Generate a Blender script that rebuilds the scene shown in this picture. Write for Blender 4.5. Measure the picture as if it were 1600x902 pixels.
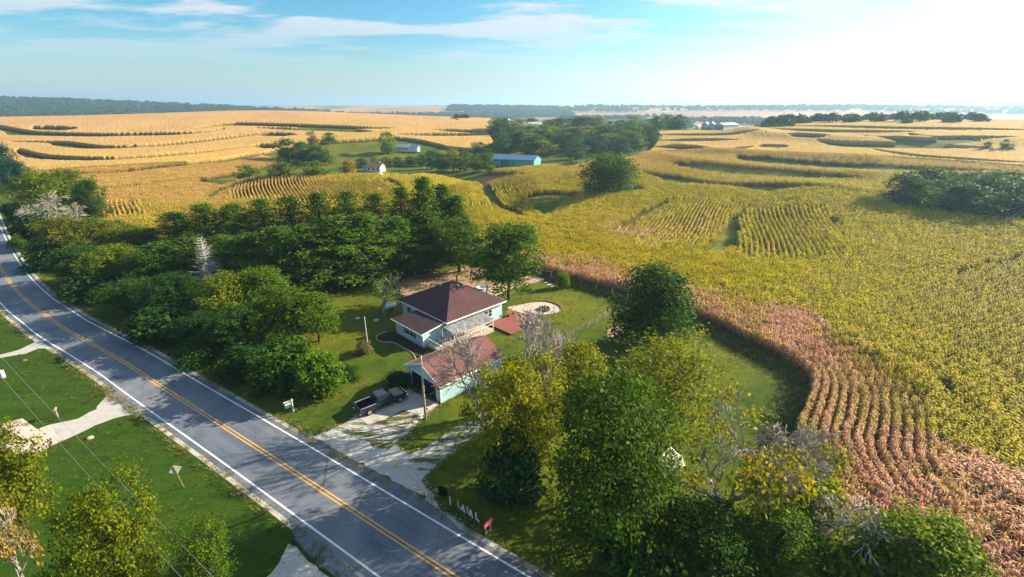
import bpy, bmesh, math, random
import numpy as np
from mathutils import Vector, Matrix

scene = bpy.context.scene
for o in list(bpy.data.objects): bpy.data.objects.remove(o)
PI = math.pi; R = math.radians

# ------------------------------------------------------------------ camera
F = 750.0 / 1600.0            # focal length / picture width
PITCH = math.atan(286 / 750.0)
CAM_H = 34.0
cam_d = bpy.data.cameras.new('camera'); cam = bpy.data.objects.new('camera', cam_d)
scene.collection.objects.link(cam)
cam.location = (0, 0, CAM_H); cam.rotation_euler = (PI / 2 - PITCH, 0, 0)
cam_d.sensor_width = 36; cam_d.lens = 36 * F; cam_d.clip_start = 0.5; cam_d.clip_end = 40000
scene.camera = cam

# ------------------------------------------------------------------ sky + sun
SUN_EL, SUN_AZ = 24.0, 69.0   # azimuth clockwise from the viewing direction (+Y)
world = bpy.data.worlds.new('World'); scene.world = world; world.use_nodes = True
wn = world.node_tree; wn.nodes.clear()
def wnode(t, **k):
    n = wn.nodes.new(t)
    for a, b in k.items(): setattr(n, a, b)
    return n
sky = wnode('ShaderNodeTexSky', sky_type='NISHITA', sun_disc=False, sun_elevation=R(SUN_EL), sun_rotation=R(SUN_AZ),
            altitude=200, air_density=1.0, dust_density=0.7, ozone_density=1.5)
hs = wnode('ShaderNodeHueSaturation'); hs.inputs['Hue'].default_value = 0.493; hs.inputs['Saturation'].default_value = 1.9; hs.inputs['Value'].default_value = 1.0
wb = wnode('ShaderNodeMix', data_type='RGBA', blend_type='MULTIPLY'); wb.inputs[0].default_value = 1.0; wb.inputs[7].default_value = (0.80, 1.0, 1.10, 1)
wn.links.new(sky.outputs[0], wb.inputs[6]); wn.links.new(wb.outputs[2], hs.inputs['Color'])
tc = wnode('ShaderNodeTexCoord'); sep = wnode('ShaderNodeSeparateXYZ'); wn.links.new(tc.outputs['Generated'], sep.inputs[0])
def wmath(op, a, b=None, c=None):
    n = wnode('ShaderNodeMath', operation=op)
    for i, v in enumerate((a, b, c)):
        if v is None: continue
        if isinstance(v, (int, float)): n.inputs[i].default_value = v
        else: wn.links.new(v, n.inputs[i])
    return n.outputs[0]
dsat = wnode('ShaderNodeHueSaturation'); dsat.inputs['Saturation'].default_value = 0.12; dsat.inputs['Value'].default_value = 0.85; wn.links.new(sky.outputs[0], dsat.inputs['Color'])
hz = wnode('ShaderNodeMix', data_type='RGBA'); hz.inputs[0].default_value = 0.45; wn.links.new(dsat.outputs[0], hz.inputs[6]); hz.inputs[7].default_value = (3.3, 4.0, 4.4, 1)
hf = wmath('POWER', 2.718, wmath('MULTIPLY', wmath('MAXIMUM', sep.outputs['Z'], 0.0), -8.5))
hm = wnode('ShaderNodeMix', data_type='RGBA'); wn.links.new(hf, hm.inputs[0]); wn.links.new(hs.outputs[0], hm.inputs[6]); wn.links.new(hz.outputs[2], hm.inputs[7])
sdir = wnode('ShaderNodeVectorMath', operation='DOT_PRODUCT'); wn.links.new(tc.outputs['Generated'], sdir.inputs[0]); sdir.inputs[1].default_value = (math.sin(R(SUN_AZ)) * math.cos(R(SUN_EL)), math.cos(R(SUN_AZ)) * math.cos(R(SUN_EL)), math.sin(R(SUN_EL)))
au = wmath('MULTIPLY', wmath('POWER', wmath('MULTIPLY', wmath('ADD', sdir.outputs['Value'], 1.0), 0.5), 7.0), 6.0)   # hazy air glowing round the sun
ac = wnode('ShaderNodeCombineXYZ'); wn.links.new(au, ac.inputs[0]); wn.links.new(au, ac.inputs[1]); wn.links.new(wmath('MULTIPLY', au, .95), ac.inputs[2])
ad = wnode('ShaderNodeVectorMath', operation='ADD'); wn.links.new(hm.outputs[2], ad.inputs[0]); wn.links.new(ac.outputs[0], ad.inputs[1])
zc = wmath('MAXIMUM', sep.outputs['Z'], 0.02)
zz = wmath('ADD', zc, 0.06)
cx = wmath('DIVIDE', sep.outputs['X'], zz); cy = wmath('DIVIDE', sep.outputs['Y'], zz)
comb = wnode('ShaderNodeCombineXYZ'); wn.links.new(cx, comb.inputs[0]); wn.links.new(cy, comb.inputs[1])
mp = wnode('ShaderNodeMapping'); mp.inputs['Scale'].default_value = (0.42, 0.80, 1); mp.inputs['Location'].default_value = (0.1, 5.2, 0)
wn.links.new(comb.outputs[0], mp.inputs[0])
cn = wnode('ShaderNodeTexNoise'); cn.inputs['Scale'].default_value = 1.0; cn.inputs['Detail'].default_value = 9; cn.inputs['Roughness'].default_value = 0.62
wn.links.new(mp.outputs[0], cn.inputs['Vector'])
cr = wnode('ShaderNodeValToRGB'); cr.color_ramp.elements[0].position = 0.47; cr.color_ramp.elements[1].position = 0.55
wn.links.new(cn.outputs['Fac'], cr.inputs[0])
el = wnode('ShaderNodeMapRange'); el.inputs[1].default_value = 0.05; el.inputs[2].default_value = 0.16; wn.links.new(sep.outputs['Z'], el.inputs[0])
cf = wmath('MULTIPLY', cr.outputs[0], el.outputs[0]); cf = wmath('MULTIPLY', cf, 0.95)
cm = wnode('ShaderNodeMix', data_type='RGBA'); wn.links.new(cf, cm.inputs[0]); wn.links.new(ad.outputs[0], cm.inputs[6]); cm.inputs[7].default_value = (5.4, 5.5, 5.7, 1)
bg = wnode('ShaderNodeBackground'); bg.inputs['Strength'].default_value = 0.05
wn.links.new(cm.outputs[2], bg.inputs[0])
wo = wnode('ShaderNodeOutputWorld'); wn.links.new(bg.outputs[0], wo.inputs[0])

sun_d = bpy.data.lights.new('sun', 'SUN'); sun = bpy.data.objects.new('sun', sun_d); scene.collection.objects.link(sun)
sun_d.energy = 5.0; sun_d.angle = R(0.6); sun_d.color = (1.0, 0.83, 0.58)
sv = Vector((math.sin(R(SUN_AZ)) * math.cos(R(SUN_EL)), math.cos(R(SUN_AZ)) * math.cos(R(SUN_EL)), math.sin(R(SUN_EL))))
sun.rotation_euler = (-sv).to_track_quat('-Z', 'Y').to_euler()
sun.location = (0, 0, 300)
vs = scene.view_settings
vs.view_transform = 'Standard'; vs.look = 'None'; vs.exposure = 1.7; vs.gamma = 1.0; vs.use_curve_mapping = False
cy_ = scene.cycles
cy_.max_bounces = 6; cy_.diffuse_bounces = 2; cy_.glossy_bounces = 2; cy_.transmission_bounces = 4; cy_.transparent_max_bounces = 8; cy_.volume_bounces = 0
cy_.use_denoising = True
try: cy_.volume_step_rate = 1
except Exception: pass

# ------------------------------------------------------------------ terrain function and picture-to-ground survey
def sm(a, b, x):
    t = np.clip((x - a) / (b - a), 0, 1); return t * t * (3 - 2 * t)
BUMPS = [(-290, 500, 21.5, 250, 190), (-560, 470, 11, 200, 170), (-60, 200, 2.4, 100, 34), (-10, 300, -3.5, 130, 45), (290, 370, 17, 200, 150), (620, 400, 16, 300, 190),
         (130, 160, 2.0, 60, 36), (-40, 520, 12, 200, 110), (60, 245, 3, 60, 50)]
FAR = [(-2150, 1900, 66, 900, 420), (-900, 2600, 34, 700, 420), (300, 2700, 30, 900, 400), (1700, 2300, 30, 900, 420), (3200, 2600, 34, 900, 600),
       (0, 5200, 46, 3200, 900), (4200, 4600, 52, 2200, 900), (-5200, 5200, 60, 2400, 900)]
SP, CP = math.sin(PITCH), math.cos(PITCH)
def ray(px, py):
    a = (px - 800) / 750.0; v = (451 - py) / 750.0
    return a, CP + v * SP, -SP + v * CP
def at(px, py, z=0.0):
    dx, dy, dz = ray(px, py); t = (z - CAM_H) / dz
    return Vector((dx * t, dy * t, z))
FOLDS = [([(690, 283), (742, 292), (766, 312), (790, 334), (850, 354), (930, 374), (1000, 388)], -3.6, 15), ([(905, 306), (870, 320), (848, 336)], -2.6, 13), ([(1120, 320), (1075, 345), (1030, 375)], 2.4, 15),
         ([(1195, 318), (1160, 345), (1130, 395)], -2.4, 9), ([(1260, 322), (1240, 365), (1250, 400)], 2.6, 20), ([(960, 322), (910, 345), (900, 362)], 2.0, 14), ([(690, 300), (720, 330), (770, 352)], 1.6, 13), ([(360, 300), (335, 318)], -2.2, 10), ([(420, 296), (540, 292), (610, 296)], 2.0, 16),
         ([(1160, 243), (1200, 250), (1335, 260), (1450, 264), (1560, 268)], 2.6, 11), ([(1060, 253), (1101, 261), (1200, 269), (1345, 277)], 2.4, 9), ([(1012, 267), (1050, 277), (1125, 286), (1200, 292), (1350, 300)], 2.4, 9)]
FOLDS = [([tuple(at(*p))[:2] for p in l], h, w) for l, h, w in FOLDS]
def _sd(x, y, line):
    best = np.full(np.shape(x), 1e9)
    for (ax, ay), (bx, by) in zip(line[:-1], line[1:]):
        dx, dy = bx - ax, by - ay; t = np.clip(((x - ax) * dx + (y - ay) * dy) / (dx * dx + dy * dy + 1e-9), 0, 1)
        best = np.minimum(best, np.hypot(x - ax - t * dx, y - ay - t * dy))
    return best
def ter(x, y):
    x = np.asarray(x, float); y = np.asarray(y, float)
    r = np.hypot(x, y); z = np.zeros_like(r)
    for (a, b, h, sx, sy) in BUMPS: z = z + h * np.exp(-((x - a) / sx) ** 2 - ((y - b) / sy) ** 2)
    z = z + 1.1 * np.sin(x / 47 + 0.6) * np.sin(y / 39 + 1.0)
    for l, h, w in FOLDS: z = z + h * np.exp(-(_sd(x, y, l) / w) ** 2)
    z = z * sm(112, 215, r)
    for (a, b, h, sx, sy) in FAR: z = z + h * np.exp(-((x - a) / sx) ** 2 - ((y - b) / sy) ** 2) * sm(700, 1500, r)
    z = z + sm(800, 1600, r) * (6 * np.sin(x / 330 + 2) * np.sin(y / 410) - 8)
    return z
def tz(x, y): return float(ter(x, y))
def hit(px, py):
    dx, dy, dz = ray(px, py)
    t = np.concatenate([np.arange(20, 600, 0.5), np.geomspace(600, 9000, 1500)])
    x, y, z = dx * t, dy * t, CAM_H + dz * t
    b = np.nonzero(z <= ter(x, y))[0]
    i = b[0] if len(b) else len(t) - 1
    if i > 0 and len(b):
        g0 = z[i - 1] - tz(x[i - 1], y[i - 1]); g1 = z[i] - tz(x[i], y[i]); k = g0 / (g0 - g1 + 1e-9)
        tt = t[i - 1] + (t[i] - t[i - 1]) * k
    else: tt = t[i]
    X, Y = dx * tt, dy * tt
    return Vector((X, Y, tz(X, Y)))
def prj(p):
    z = p[2] - CAM_H; f = p[1] * CP - z * SP; u = p[1] * SP + z * CP
    return 800 + 750 * p[0] / f, 451 - 750 * u / f, f
def W(pts): return [tuple(hit(*p))[:2] for p in pts]
def inpoly(x, y, poly):
    c = np.zeros(np.shape(x), bool); n = len(poly); j = n - 1
    for i in range(n):
        xi, yi = poly[i]; xj, yj = poly[j]
        if yi != yj: c ^= ((yi > y) != (yj > y)) & (x < (xj - xi) * (y - yi) / (yj - yi) + xi)
        j = i
    return c
def segdist(x, y, line, w=None):
    best = np.full(np.shape(x), 1e9)
    for i in range(len(line) - 1):
        ax, ay = line[i]; bx, by = line[i + 1]
        dx, dy = bx - ax, by - ay; L = dx * dx + dy * dy + 1e-9
        t = np.clip(((x - ax) * dx + (y - ay) * dy) / L, 0, 1)
        d = np.hypot(x - ax - t * dx, y - ay - t * dy)
        if w is not None: d = d - (w[i] + (w[i + 1] - w[i]) * t) / 2
        best = np.minimum(best, d)
    return best
def smooth_line(pts, n=8, closed=False):
    P = [np.array(p, float) for p in pts]; out = []; m = len(P)
    rng = range(m if closed else m - 1)
    for i in rng:
        if closed: a, b, c, d = P[(i - 1) % m], P[i], P[(i + 1) % m], P[(i + 2) % m]
        else: a, b, c, d = P[max(i - 1, 0)], P[i], P[i + 1], P[min(i + 2, m - 1)]
        for k in range(n):
            t = k / n
            out.append(0.5 * ((2 * b) + (-a + c) * t + (2 * a - 5 * b + 4 * c - d) * t * t + (-a + 3 * b - 3 * c + d) * t ** 3))
    if not closed: out.append(P[-1])
    return [tuple(p) for p in out]

# ------------------------------------------------------------------ materials
class NT:
    def __init__(s, name):
        s.m = bpy.data.materials.new(name); s.m.use_nodes = True; s.t = s.m.node_tree; s.t.nodes.clear()
        s.out = s.n('ShaderNodeOutputMaterial'); s.p = None
    def n(s, t, **k):
        o = s.t.nodes.new(t)
        for a, b in k.items(): setattr(o, a, b)
        return o
    def put(s, sock, v):
        if isinstance(v, (int, float)): sock.default_value = v
        elif isinstance(v, tuple): sock.default_value = v if len(v) == 4 else ((*v, 1) if sock.type == 'RGBA' else v)
        else: s.t.links.new(v, sock)
    def noise(s, vec, scale, detail=4, rough=0.55, dist=0.0):
        o = s.n('ShaderNodeTexNoise'); s.put(o.inputs['Scale'], scale); s.put(o.inputs['Detail'], detail); s.put(o.inputs['Roughness'], rough); s.put(o.inputs['Distortion'], dist)
        if vec is not None: s.put(o.inputs['Vector'], vec)
        return o.outputs['Fac']
    def mapping(s, vec, scale=(1, 1, 1), rot=(0, 0, 0)):
        o = s.n('ShaderNodeMapping'); s.put(o.inputs['Vector'], vec); o.inputs['Scale'].default_value = scale; o.inputs['Rotation'].default_value = rot
        return o.outputs[0]
    def ramp(s, fac, a, b, lo=0.0, hi=1.0):
        o = s.n('ShaderNodeMapRange'); s.put(o.inputs[0], fac); o.inputs[1].default_value = a; o.inputs[2].default_value = b; o.inputs[3].default_value = lo; o.inputs[4].default_value = hi
        return o.outputs[0]
    def mix(s, f, a, b, mode='MIX'):
        o = s.n('ShaderNodeMix', data_type='RGBA', blend_type=mode); s.put(o.inputs[0], f); s.put(o.inputs[6], a); s.put(o.inputs[7], b)
        return o.outputs[2]
    def math(s, op, a, b=None):
        o = s.n('ShaderNodeMath', operation=op); s.put(o.inputs[0], a)
        if b is not None: s.put(o.inputs[1], b)
        return o.outputs[0]
    def attr(s, name, kind='GEOMETRY'):
        return s.n('ShaderNodeAttribute', attribute_name=name, attribute_type=kind)
    def pos(s): return s.n('ShaderNodeNewGeometry').outputs['Position']
    def obj(s): return s.n('ShaderNodeTexCoord').outputs['Object']
    def bump(s, h, strength, dist):
        o = s.n('ShaderNodeBump'); s.put(o.inputs['Height'], h); o.inputs['Strength'].default_value = strength; o.inputs['Distance'].default_value = dist
        return o.outputs[0]
    def done(s, col, rough=0.8, normal=None, spec=0.3, metal=0.0, transl=0.0, trcol=None, alpha=None):
        p = s.n('ShaderNodeBsdfPrincipled'); s.put(p.inputs['Base Color'], col); s.put(p.inputs['Roughness'], rough)
        s.put(p.inputs['Specular IOR Level'], spec); s.put(p.inputs['Metallic'], metal)
        if normal is not None: s.put(p.inputs['Normal'], normal)
        if alpha is not None: s.put(p.inputs['Alpha'], alpha)
        sh = p.outputs[0]
        if transl:
            t = s.n('ShaderNodeBsdfTranslucent'); s.put(t.inputs[0], trcol if trcol is not None else col)
            mx = s.n('ShaderNodeMixShader'); mx.inputs[0].default_value = transl
            s.t.links.new(sh, mx.inputs[1]); s.t.links.new(t.outputs[0], mx.inputs[2]); sh = mx.outputs[0]
        s.t.links.new(sh, s.out.inputs[0]); return s.m
def M(name, c1, c2=None, scale=3.0, rough=0.8, bump=0.0, spec=0.3, metal=0.0, detail=5, stretch=(1, 1, 1)):
    t = NT(name); v = t.mapping(t.obj(), stretch)
    if c2 is None: c2 = tuple(min(1, q * 0.8) for q in c1)
    f = t.ramp(t.noise(v, scale, detail, 0.6), 0.3, 0.7)
    col = t.mix(f, c1, c2)
    nb = t.bump(t.noise(v, scale * 4, 3), bump, 0.05) if bump else None
    return t.done(col, rough, nb, spec, metal)

m_white = M('white_paint', (.72, .72, .68), (.60, .61, .58), 2.0, .55)
m_siding = None
def siding(name, c):
    t = NT(name); v = t.obj(); sx = t.n('ShaderNodeSeparateXYZ'); t.put(sx.inputs[0], v)
    w = t.math('FRACT', t.math('MULTIPLY', sx.outputs[2], 1 / 0.13))
    d = tuple(q * .86 for q in c)
    col = t.mix(t.ramp(t.noise(v, 1.3, 5), .35, .7), c, d)
    return t.done(col, .6, t.bump(w, .8, .02))
m_siding = siding('pale_clapboard', (.40, .63, .73))
def shingle(name, a, b):
    t = NT(name); v = t.obj()
    br = t.n('ShaderNodeTexBrick'); t.put(br.inputs['Vector'], t.mapping(v, (1, 1, 1.6), (0, 0, R(45)))); t.put(br.inputs['Color1'], a); t.put(br.inputs['Color2'], b); t.put(br.inputs['Mortar'], tuple(q * .6 for q in a))
    br.inputs['Scale'].default_value = 3.2; br.inputs['Mortar Size'].default_value = .012; br.inputs['Brick Width'].default_value = .6; br.inputs['Row Height'].default_value = .28
    n = t.noise(v, 9, 6, .7); col = t.mix(t.ramp(n, .3, .75, 0, .45), br.outputs[0], tuple(q * .55 for q in b))
    col = t.mix(t.ramp(t.noise(v, .5, 3), .4, .7, 0, .3), col, tuple(min(1, q * 1.5) for q in a))
    return t.done(col, .9, t.bump(n, .5, .03), .2)
m_shingle = shingle('brown_shingles', (.090, .046, .050), (.060, .031, .037))
m_shingle_shade = shingle('shade_toned_shingles', (.046, .034, .044), (.030, .023, .032))  # main roof's shade on the front wing, put into the shingle colour
m_shingle_g = shingle('faded_shingles', (.175, .088, .082), (.125, .062, .060))
m_glass = NT('window_glass'); m_glass = m_glass.done((.015, .02, .035), .08, None, .6)
m_dark = M('dark_trim', (.012, .014, .025), None, 3, .5)
m_concrete = M('concrete', (.42, .41, .40), (.32, .32, .32), 1.2, .85, .3)
m_pad = M('concrete_pad', (.52, .45, .40), (.44, .38, .34), .8, .85, .3)
m_wood = M('weathered_wood', (.30, .22, .15), (.18, .13, .09), 4, .8, .3, stretch=(1, 1, .3))
m_redwood = M('red_stained_wood', (.26, .09, .07), (.17, .06, .05), 3, .75, .2)
m_palewood = M('pale_timber', (.52, .42, .34), (.36, .29, .23), 3, .85, .3)
m_metal = M('galvanised_metal', (.45, .47, .48), (.34, .36, .37), 4, .45, 0, .5, .6)
m_darkmetal = M('dark_metal', (.05, .05, .05), None, 4, .5, 0, .5, .5)
m_bark = M('bark', (.085, .06, .042), (.045, .034, .025), 3, .9, .6, stretch=(1, 1, .3))
m_barkgrey = M('dead_bark', (.36, .325, .30), (.22, .20, .185), 3, .85, .4, stretch=(1, 1, .3))
m_barkpale = M('bleached_wood', (.44, .42, .40), (.30, .28, .265), 4, .85, .3)
m_soil = M('bare_dirt', (.36, .22, .16), (.22, .15, .09), .5, .95, .4)
m_stone = M('fieldstone', (.16, .14, .13), (.08, .07, .07), 5, .9, .5)

def leaf_mat(name, vary=.35, transl=.36, rough=.55):
    t = NT(name); oi = t.n('ShaderNodeObjectInfo'); a = t.attr('tone')
    base = oi.outputs['Color']
    dk = t.mix(1.0, base, (.45, .58, .55, 1), 'MULTIPLY'); lt = t.mix(1.0, base, (1.6, 1.4, .9, 1), 'MULTIPLY')
    col = t.mix(a.outputs['Fac'], dk, lt)
    return t.done(col, rough, None, .06, transl=transl, trcol=t.mix(1.0, col, (1.25, 1.3, .5, 1), 'MULTIPLY'))
m_leaf = leaf_mat('foliage')
m_needle = leaf_mat('needles', transl=.10, rough=.6)

# ------------------------------------------------------------------ mesh helpers
def link(o): scene.collection.objects.link(o); return o
def tag(o, label=None, cat=None, group=None, kind=None):
    if label: o['label'] = label
    if cat: o['category'] = cat
    if group: o['group'] = group
    if kind: o['kind'] = kind
    return o
def empty(name, loc, label, cat, rz=0, group=None):
    o = bpy.data.objects.new(name, None); link(o); o.location = loc; o.rotation_euler = (0, 0, rz); o.empty_display_size = .3
    return tag(o, label, cat, group)
def npmesh(name, v, f, mat=None, smooth=False):
    v = np.asarray(v, np.float32); f = np.asarray(f, np.int32); k = f.shape[1]
    me = bpy.data.meshes.new(name); me.vertices.add(len(v)); me.vertices.foreach_set('co', v.ravel())
    me.loops.add(f.size); me.loops.foreach_set('vertex_index', f.ravel())
    me.polygons.add(len(f)); me.polygons.foreach_set('loop_start', np.arange(0, f.size, k, dtype=np.int32))
    me.update(calc_edges=True)
    if mat: me.materials.append(mat)
    if smooth: me.polygons.foreach_set('use_smooth', np.ones(len(f), bool))
    return me
def fattr(me, name, vals, dom='POINT'):
    a = me.attributes.new(name, 'FLOAT', dom); a.data.foreach_set('value', np.asarray(vals, np.float32))
class MB:
    def __init__(s): s.v = []; s.f = []
    def quad(s, *p):
        b = len(s.v); s.v += [tuple(q) for q in p]; s.f.append(tuple(range(b, b + len(p)))); return s
    def box(s, x0, x1, y0, y1, z0, z1):
        b = len(s.v); s.v += [(x0, y0, z0), (x1, y0, z0), (x1, y1, z0), (x0, y1, z0), (x0, y0, z1), (x1, y0, z1), (x1, y1, z1), (x0, y1, z1)]
        s.f += [tuple(b + i for i in q) for q in ((3, 2, 1, 0), (4, 5, 6, 7), (0, 1, 5, 4), (1, 2, 6, 5), (2, 3, 7, 6), (3, 0, 4, 7))]; return s
    def hexa(s, p):      # 8 points, bottom 4 then top 4
        b = len(s.v); s.v += [tuple(q) for q in p]
        s.f += [tuple(b + i for i in q) for q in ((3, 2, 1, 0), (4, 5, 6, 7), (0, 1, 5, 4), (1, 2, 6, 5), (2, 3, 7, 6), (3, 0, 4, 7))]; return s
    def prism(s, prof, y0, y1, axis='y'):   # closed profile of (x,z)
        b = len(s.v); n = len(prof)
        for y in (y0, y1):
            for (x, z) in prof: s.v.append((x, y, z) if axis == 'y' else ((y, x, z) if axis == 'x' else (x, z, y)))
        s.f.append(tuple(b + i for i in range(n))); s.f.append(tuple(b + n + i for i in reversed(range(n))))
        for i in range(n): s.f.append((b + i, b + n + i, b + n + (i + 1) % n, b + (i + 1) % n))
        return s
    def tube(s, pts, rad, n=6, cap=True):
        pts = [Vector(p) for p in pts]
        if not hasattr(rad, '__len__'): rad = [rad] * len(pts)
        b = len(s.v); up = Vector((0, 0, 1))
        for i, p in enumerate(pts):
            d = (pts[min(i + 1, len(pts) - 1)] - pts[max(i - 1, 0)]).normalized()
            a = d.cross(up if abs(d.z) < .95 else Vector((1, 0, 0))).normalized(); c = d.cross(a)
            for k in range(n):
                q = p + (a * math.cos(2 * PI * k / n) + c * math.sin(2 * PI * k / n)) * rad[i]; s.v.append(tuple(q))
        for i in range(len(pts) - 1):
            for k in range(n):
                s.f.append((b + i * n + k, b + i * n + (k + 1) % n, b + (i + 1) * n + (k + 1) % n, b + (i + 1) * n + k))
        if cap:
            s.f.append(tuple(b + k for k in reversed(range(n)))); e = b + (len(pts) - 1) * n; s.f.append(tuple(e + k for k in range(n)))
        return s
    def lathe(s, prof, n=12, c=(0, 0)):    # (r,z)
        b = len(s.v)
        for (r, z) in prof:
            for k in range(n): s.v.append((c[0] + r * math.cos(2 * PI * k / n), c[1] + r * math.sin(2 * PI * k / n), z))
        for i in range(len(prof) - 1):
            for k in range(n): s.f.append((b + i * n + k, b + i * n + (k + 1) % n, b + (i + 1) * n + (k + 1) % n, b + (i + 1) * n + k))
        s.f.append(tuple(b + k for k in reversed(range(n)))); e = b + (len(prof) - 1) * n; s.f.append(tuple(e + k for k in range(n)))
        return s
    def mesh(s, name, mat, smooth=False):
        me = bpy.data.meshes.new(name); me.from_pydata(s.v, [], s.f); me.materials.append(mat); me.update()
        if smooth: me.polygons.foreach_set('use_smooth', np.ones(len(me.polygons), bool))
        return me
    def build(s, name, mat, parent=None, loc=None, rz=None, smooth=False):
        o = bpy.data.objects.new(name, s.mesh(name, mat, smooth)); link(o)
        if parent: o.parent = parent
        if loc is not None: o.location = loc
        if rz is not None: o.rotation_euler = (0, 0, rz)
        return o
def sheet(name, poly, z, mat, kind='structure', wob=0.0, seed=0, sub=0):
    """flat ground sheet on the level yard, outline in metres"""
    rnd = random.Random(seed); pts = []
    n = len(poly)
    for i in range(n):
        a, b = poly[i], poly[(i + 1) % n]; L = math.dist(a, b); k = max(1, int(L / .6)) if wob else 1
        for j in range(k):
            t = j / k; w = rnd.gauss(0, wob) if wob else 0; w2 = rnd.gauss(0, wob) if wob else 0
            pts.append((a[0] + (b[0] - a[0]) * t + w, a[1] + (b[1] - a[1]) * t + w2))
    from mathutils.geometry import tessellate_polygon
    tri = tessellate_polygon([[Vector((p[0], p[1], 0)) for p in pts]]); out = []
    for a, b, c in tri:
        A_, B_, C_ = pts[a], pts[b], pts[c]; cr_ = (B_[0] - A_[0]) * (C_[1] - A_[1]) - (B_[1] - A_[1]) * (C_[0] - A_[0])
        if abs(cr_) > 1e-7: out.append((a, b, c) if cr_ > 0 else (a, c, b))
    me = bpy.data.meshes.new(name); me.from_pydata([(p[0], p[1], z) for p in pts], [], out); me.update(); me.materials.append(mat)
    o = link(bpy.data.objects.new(name, me))
    if kind: o['kind'] = kind
    return o
def scatter(name, pts, rot, scl, idx, protos, attrs, label=None, cat=None, tilt=None):
    """one uncountable mass: points that carry small plants (geometry nodes)"""
    me = bpy.data.meshes.new(name); pts = np.asarray(pts, np.float32); me.vertices.add(len(pts)); me.vertices.foreach_set('co', pts.ravel())
    fattr(me, 'rot', rot); fattr(me, 'scl', scl)
    a = me.attributes.new('idx', 'INT', 'POINT'); a.data.foreach_set('value', np.asarray(idx, np.int32))
    for k, v in attrs.items(): fattr(me, k, v)
    o = link(bpy.data.objects.new(name, me)); tag(o, label, cat, None, 'stuff')
    col = bpy.data.collections.new(name + '_kinds')
    for p in protos: col.objects.link(p)
    ng = bpy.data.node_groups.new(name, 'GeometryNodeTree')
    ng.interface.new_socket('Geometry', in_out='INPUT', socket_type='NodeSocketGeometry'); ng.interface.new_socket('Geometry', in_out='OUTPUT', socket_type='NodeSocketGeometry')
    N = ng.nodes; Lk = ng.links
    gi = N.new('NodeGroupInput'); go = N.new('NodeGroupOutput'); ip = N.new('GeometryNodeInstanceOnPoints')
    ci = N.new('GeometryNodeCollectionInfo'); ci.inputs['Collection'].default_value = col; ci.inputs['Separate Children'].default_value = True; ci.inputs['Reset Children'].default_value = True
    def na(nm, ty):
        n = N.new('GeometryNodeInputNamedAttribute'); n.data_type = ty; n.inputs['Name'].default_value = nm; return n.outputs['Attribute']
    cb = N.new('ShaderNodeCombineXYZ'); Lk.new(na('rot', 'FLOAT'), cb.inputs[2])
    er = N.new('FunctionNodeEulerToRotation'); Lk.new(cb.outputs[0], er.inputs[0])
    Lk.new(gi.outputs[0], ip.inputs['Points']); Lk.new(ci.outputs[0], ip.inputs['Instance']); ip.inputs['Pick Instance'].default_value = True
    Lk.new(na('idx', 'INT'), ip.inputs['Instance Index']); Lk.new(er.outputs[0], ip.inputs['Rotation']); Lk.new(na('scl', 'FLOAT'), ip.inputs['Scale'])
    Lk.new(ip.outputs[0], go.inputs[0])
    md = o.modifiers.new('scatter', 'NODES'); md.node_group = ng
    return o

# ------------------------------------------------------------------ land use (surveyed from the picture onto the terrain)
BOUND_PX = [(1520, 1010), (1440, 935), (1370, 880), (1310, 830), (1262, 775), (1245, 720), (1240, 680), (1256, 640), (1262, 602), (1232, 570), (1175, 542), (1087, 499), (975, 462), (900, 442), (840, 426),
            (760, 410), (690, 400), (600, 395), (500, 391), (400, 388), (300, 384), (235, 390), (200, 380), (160, 362), (140, 335), (100, 312), (50, 297), (25, 283), (8, 268), (-30, 258), (-120, 250)]
BOUND = smooth_line(W(BOUND_PX), 4)
CORN_POLY = BOUND + [(-520, 330), (-900, 700), (-900, 1150), (1500, 1150), (1500, 200), (500, 20), (120, -20), (60, 0)]
CLEAR = [W(q) for q in (
    [(300, 292), (395, 284), (520, 279), (640, 281), (760, 273), (850, 264), (905, 264), (930, 256), (1000, 247), (1024, 230), (1030, 214), (980, 196), (880, 190), (775, 194), (765, 213), (770, 226), (740, 238), (690, 233), (655, 226), (620, 219), (500, 226), (440, 236), (400, 246), (440, 256), (400, 268), (330, 282)],
    [(905, 304), (920, 296), (1000, 296), (1012, 303), (960, 310)],
    [(824, 311), (850, 305), (905, 305), (930, 309), (880, 322), (866, 340), (850, 346), (828, 328)],
    [(1186, 321), (1163, 336), (1152, 352), (1154, 393), (1122, 406), (1096, 404), (1122, 376), (1142, 346), (1166, 328)],
    [(1388, 326), (1430, 290), (1500, 286), (1620, 292), (1720, 340), (1600, 352), (1480, 340)],
    [(1000, 206), (1010, 190), (1100, 186), (1160, 190), (1240, 196), (1240, 203), (1130, 209)],
)]
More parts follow.
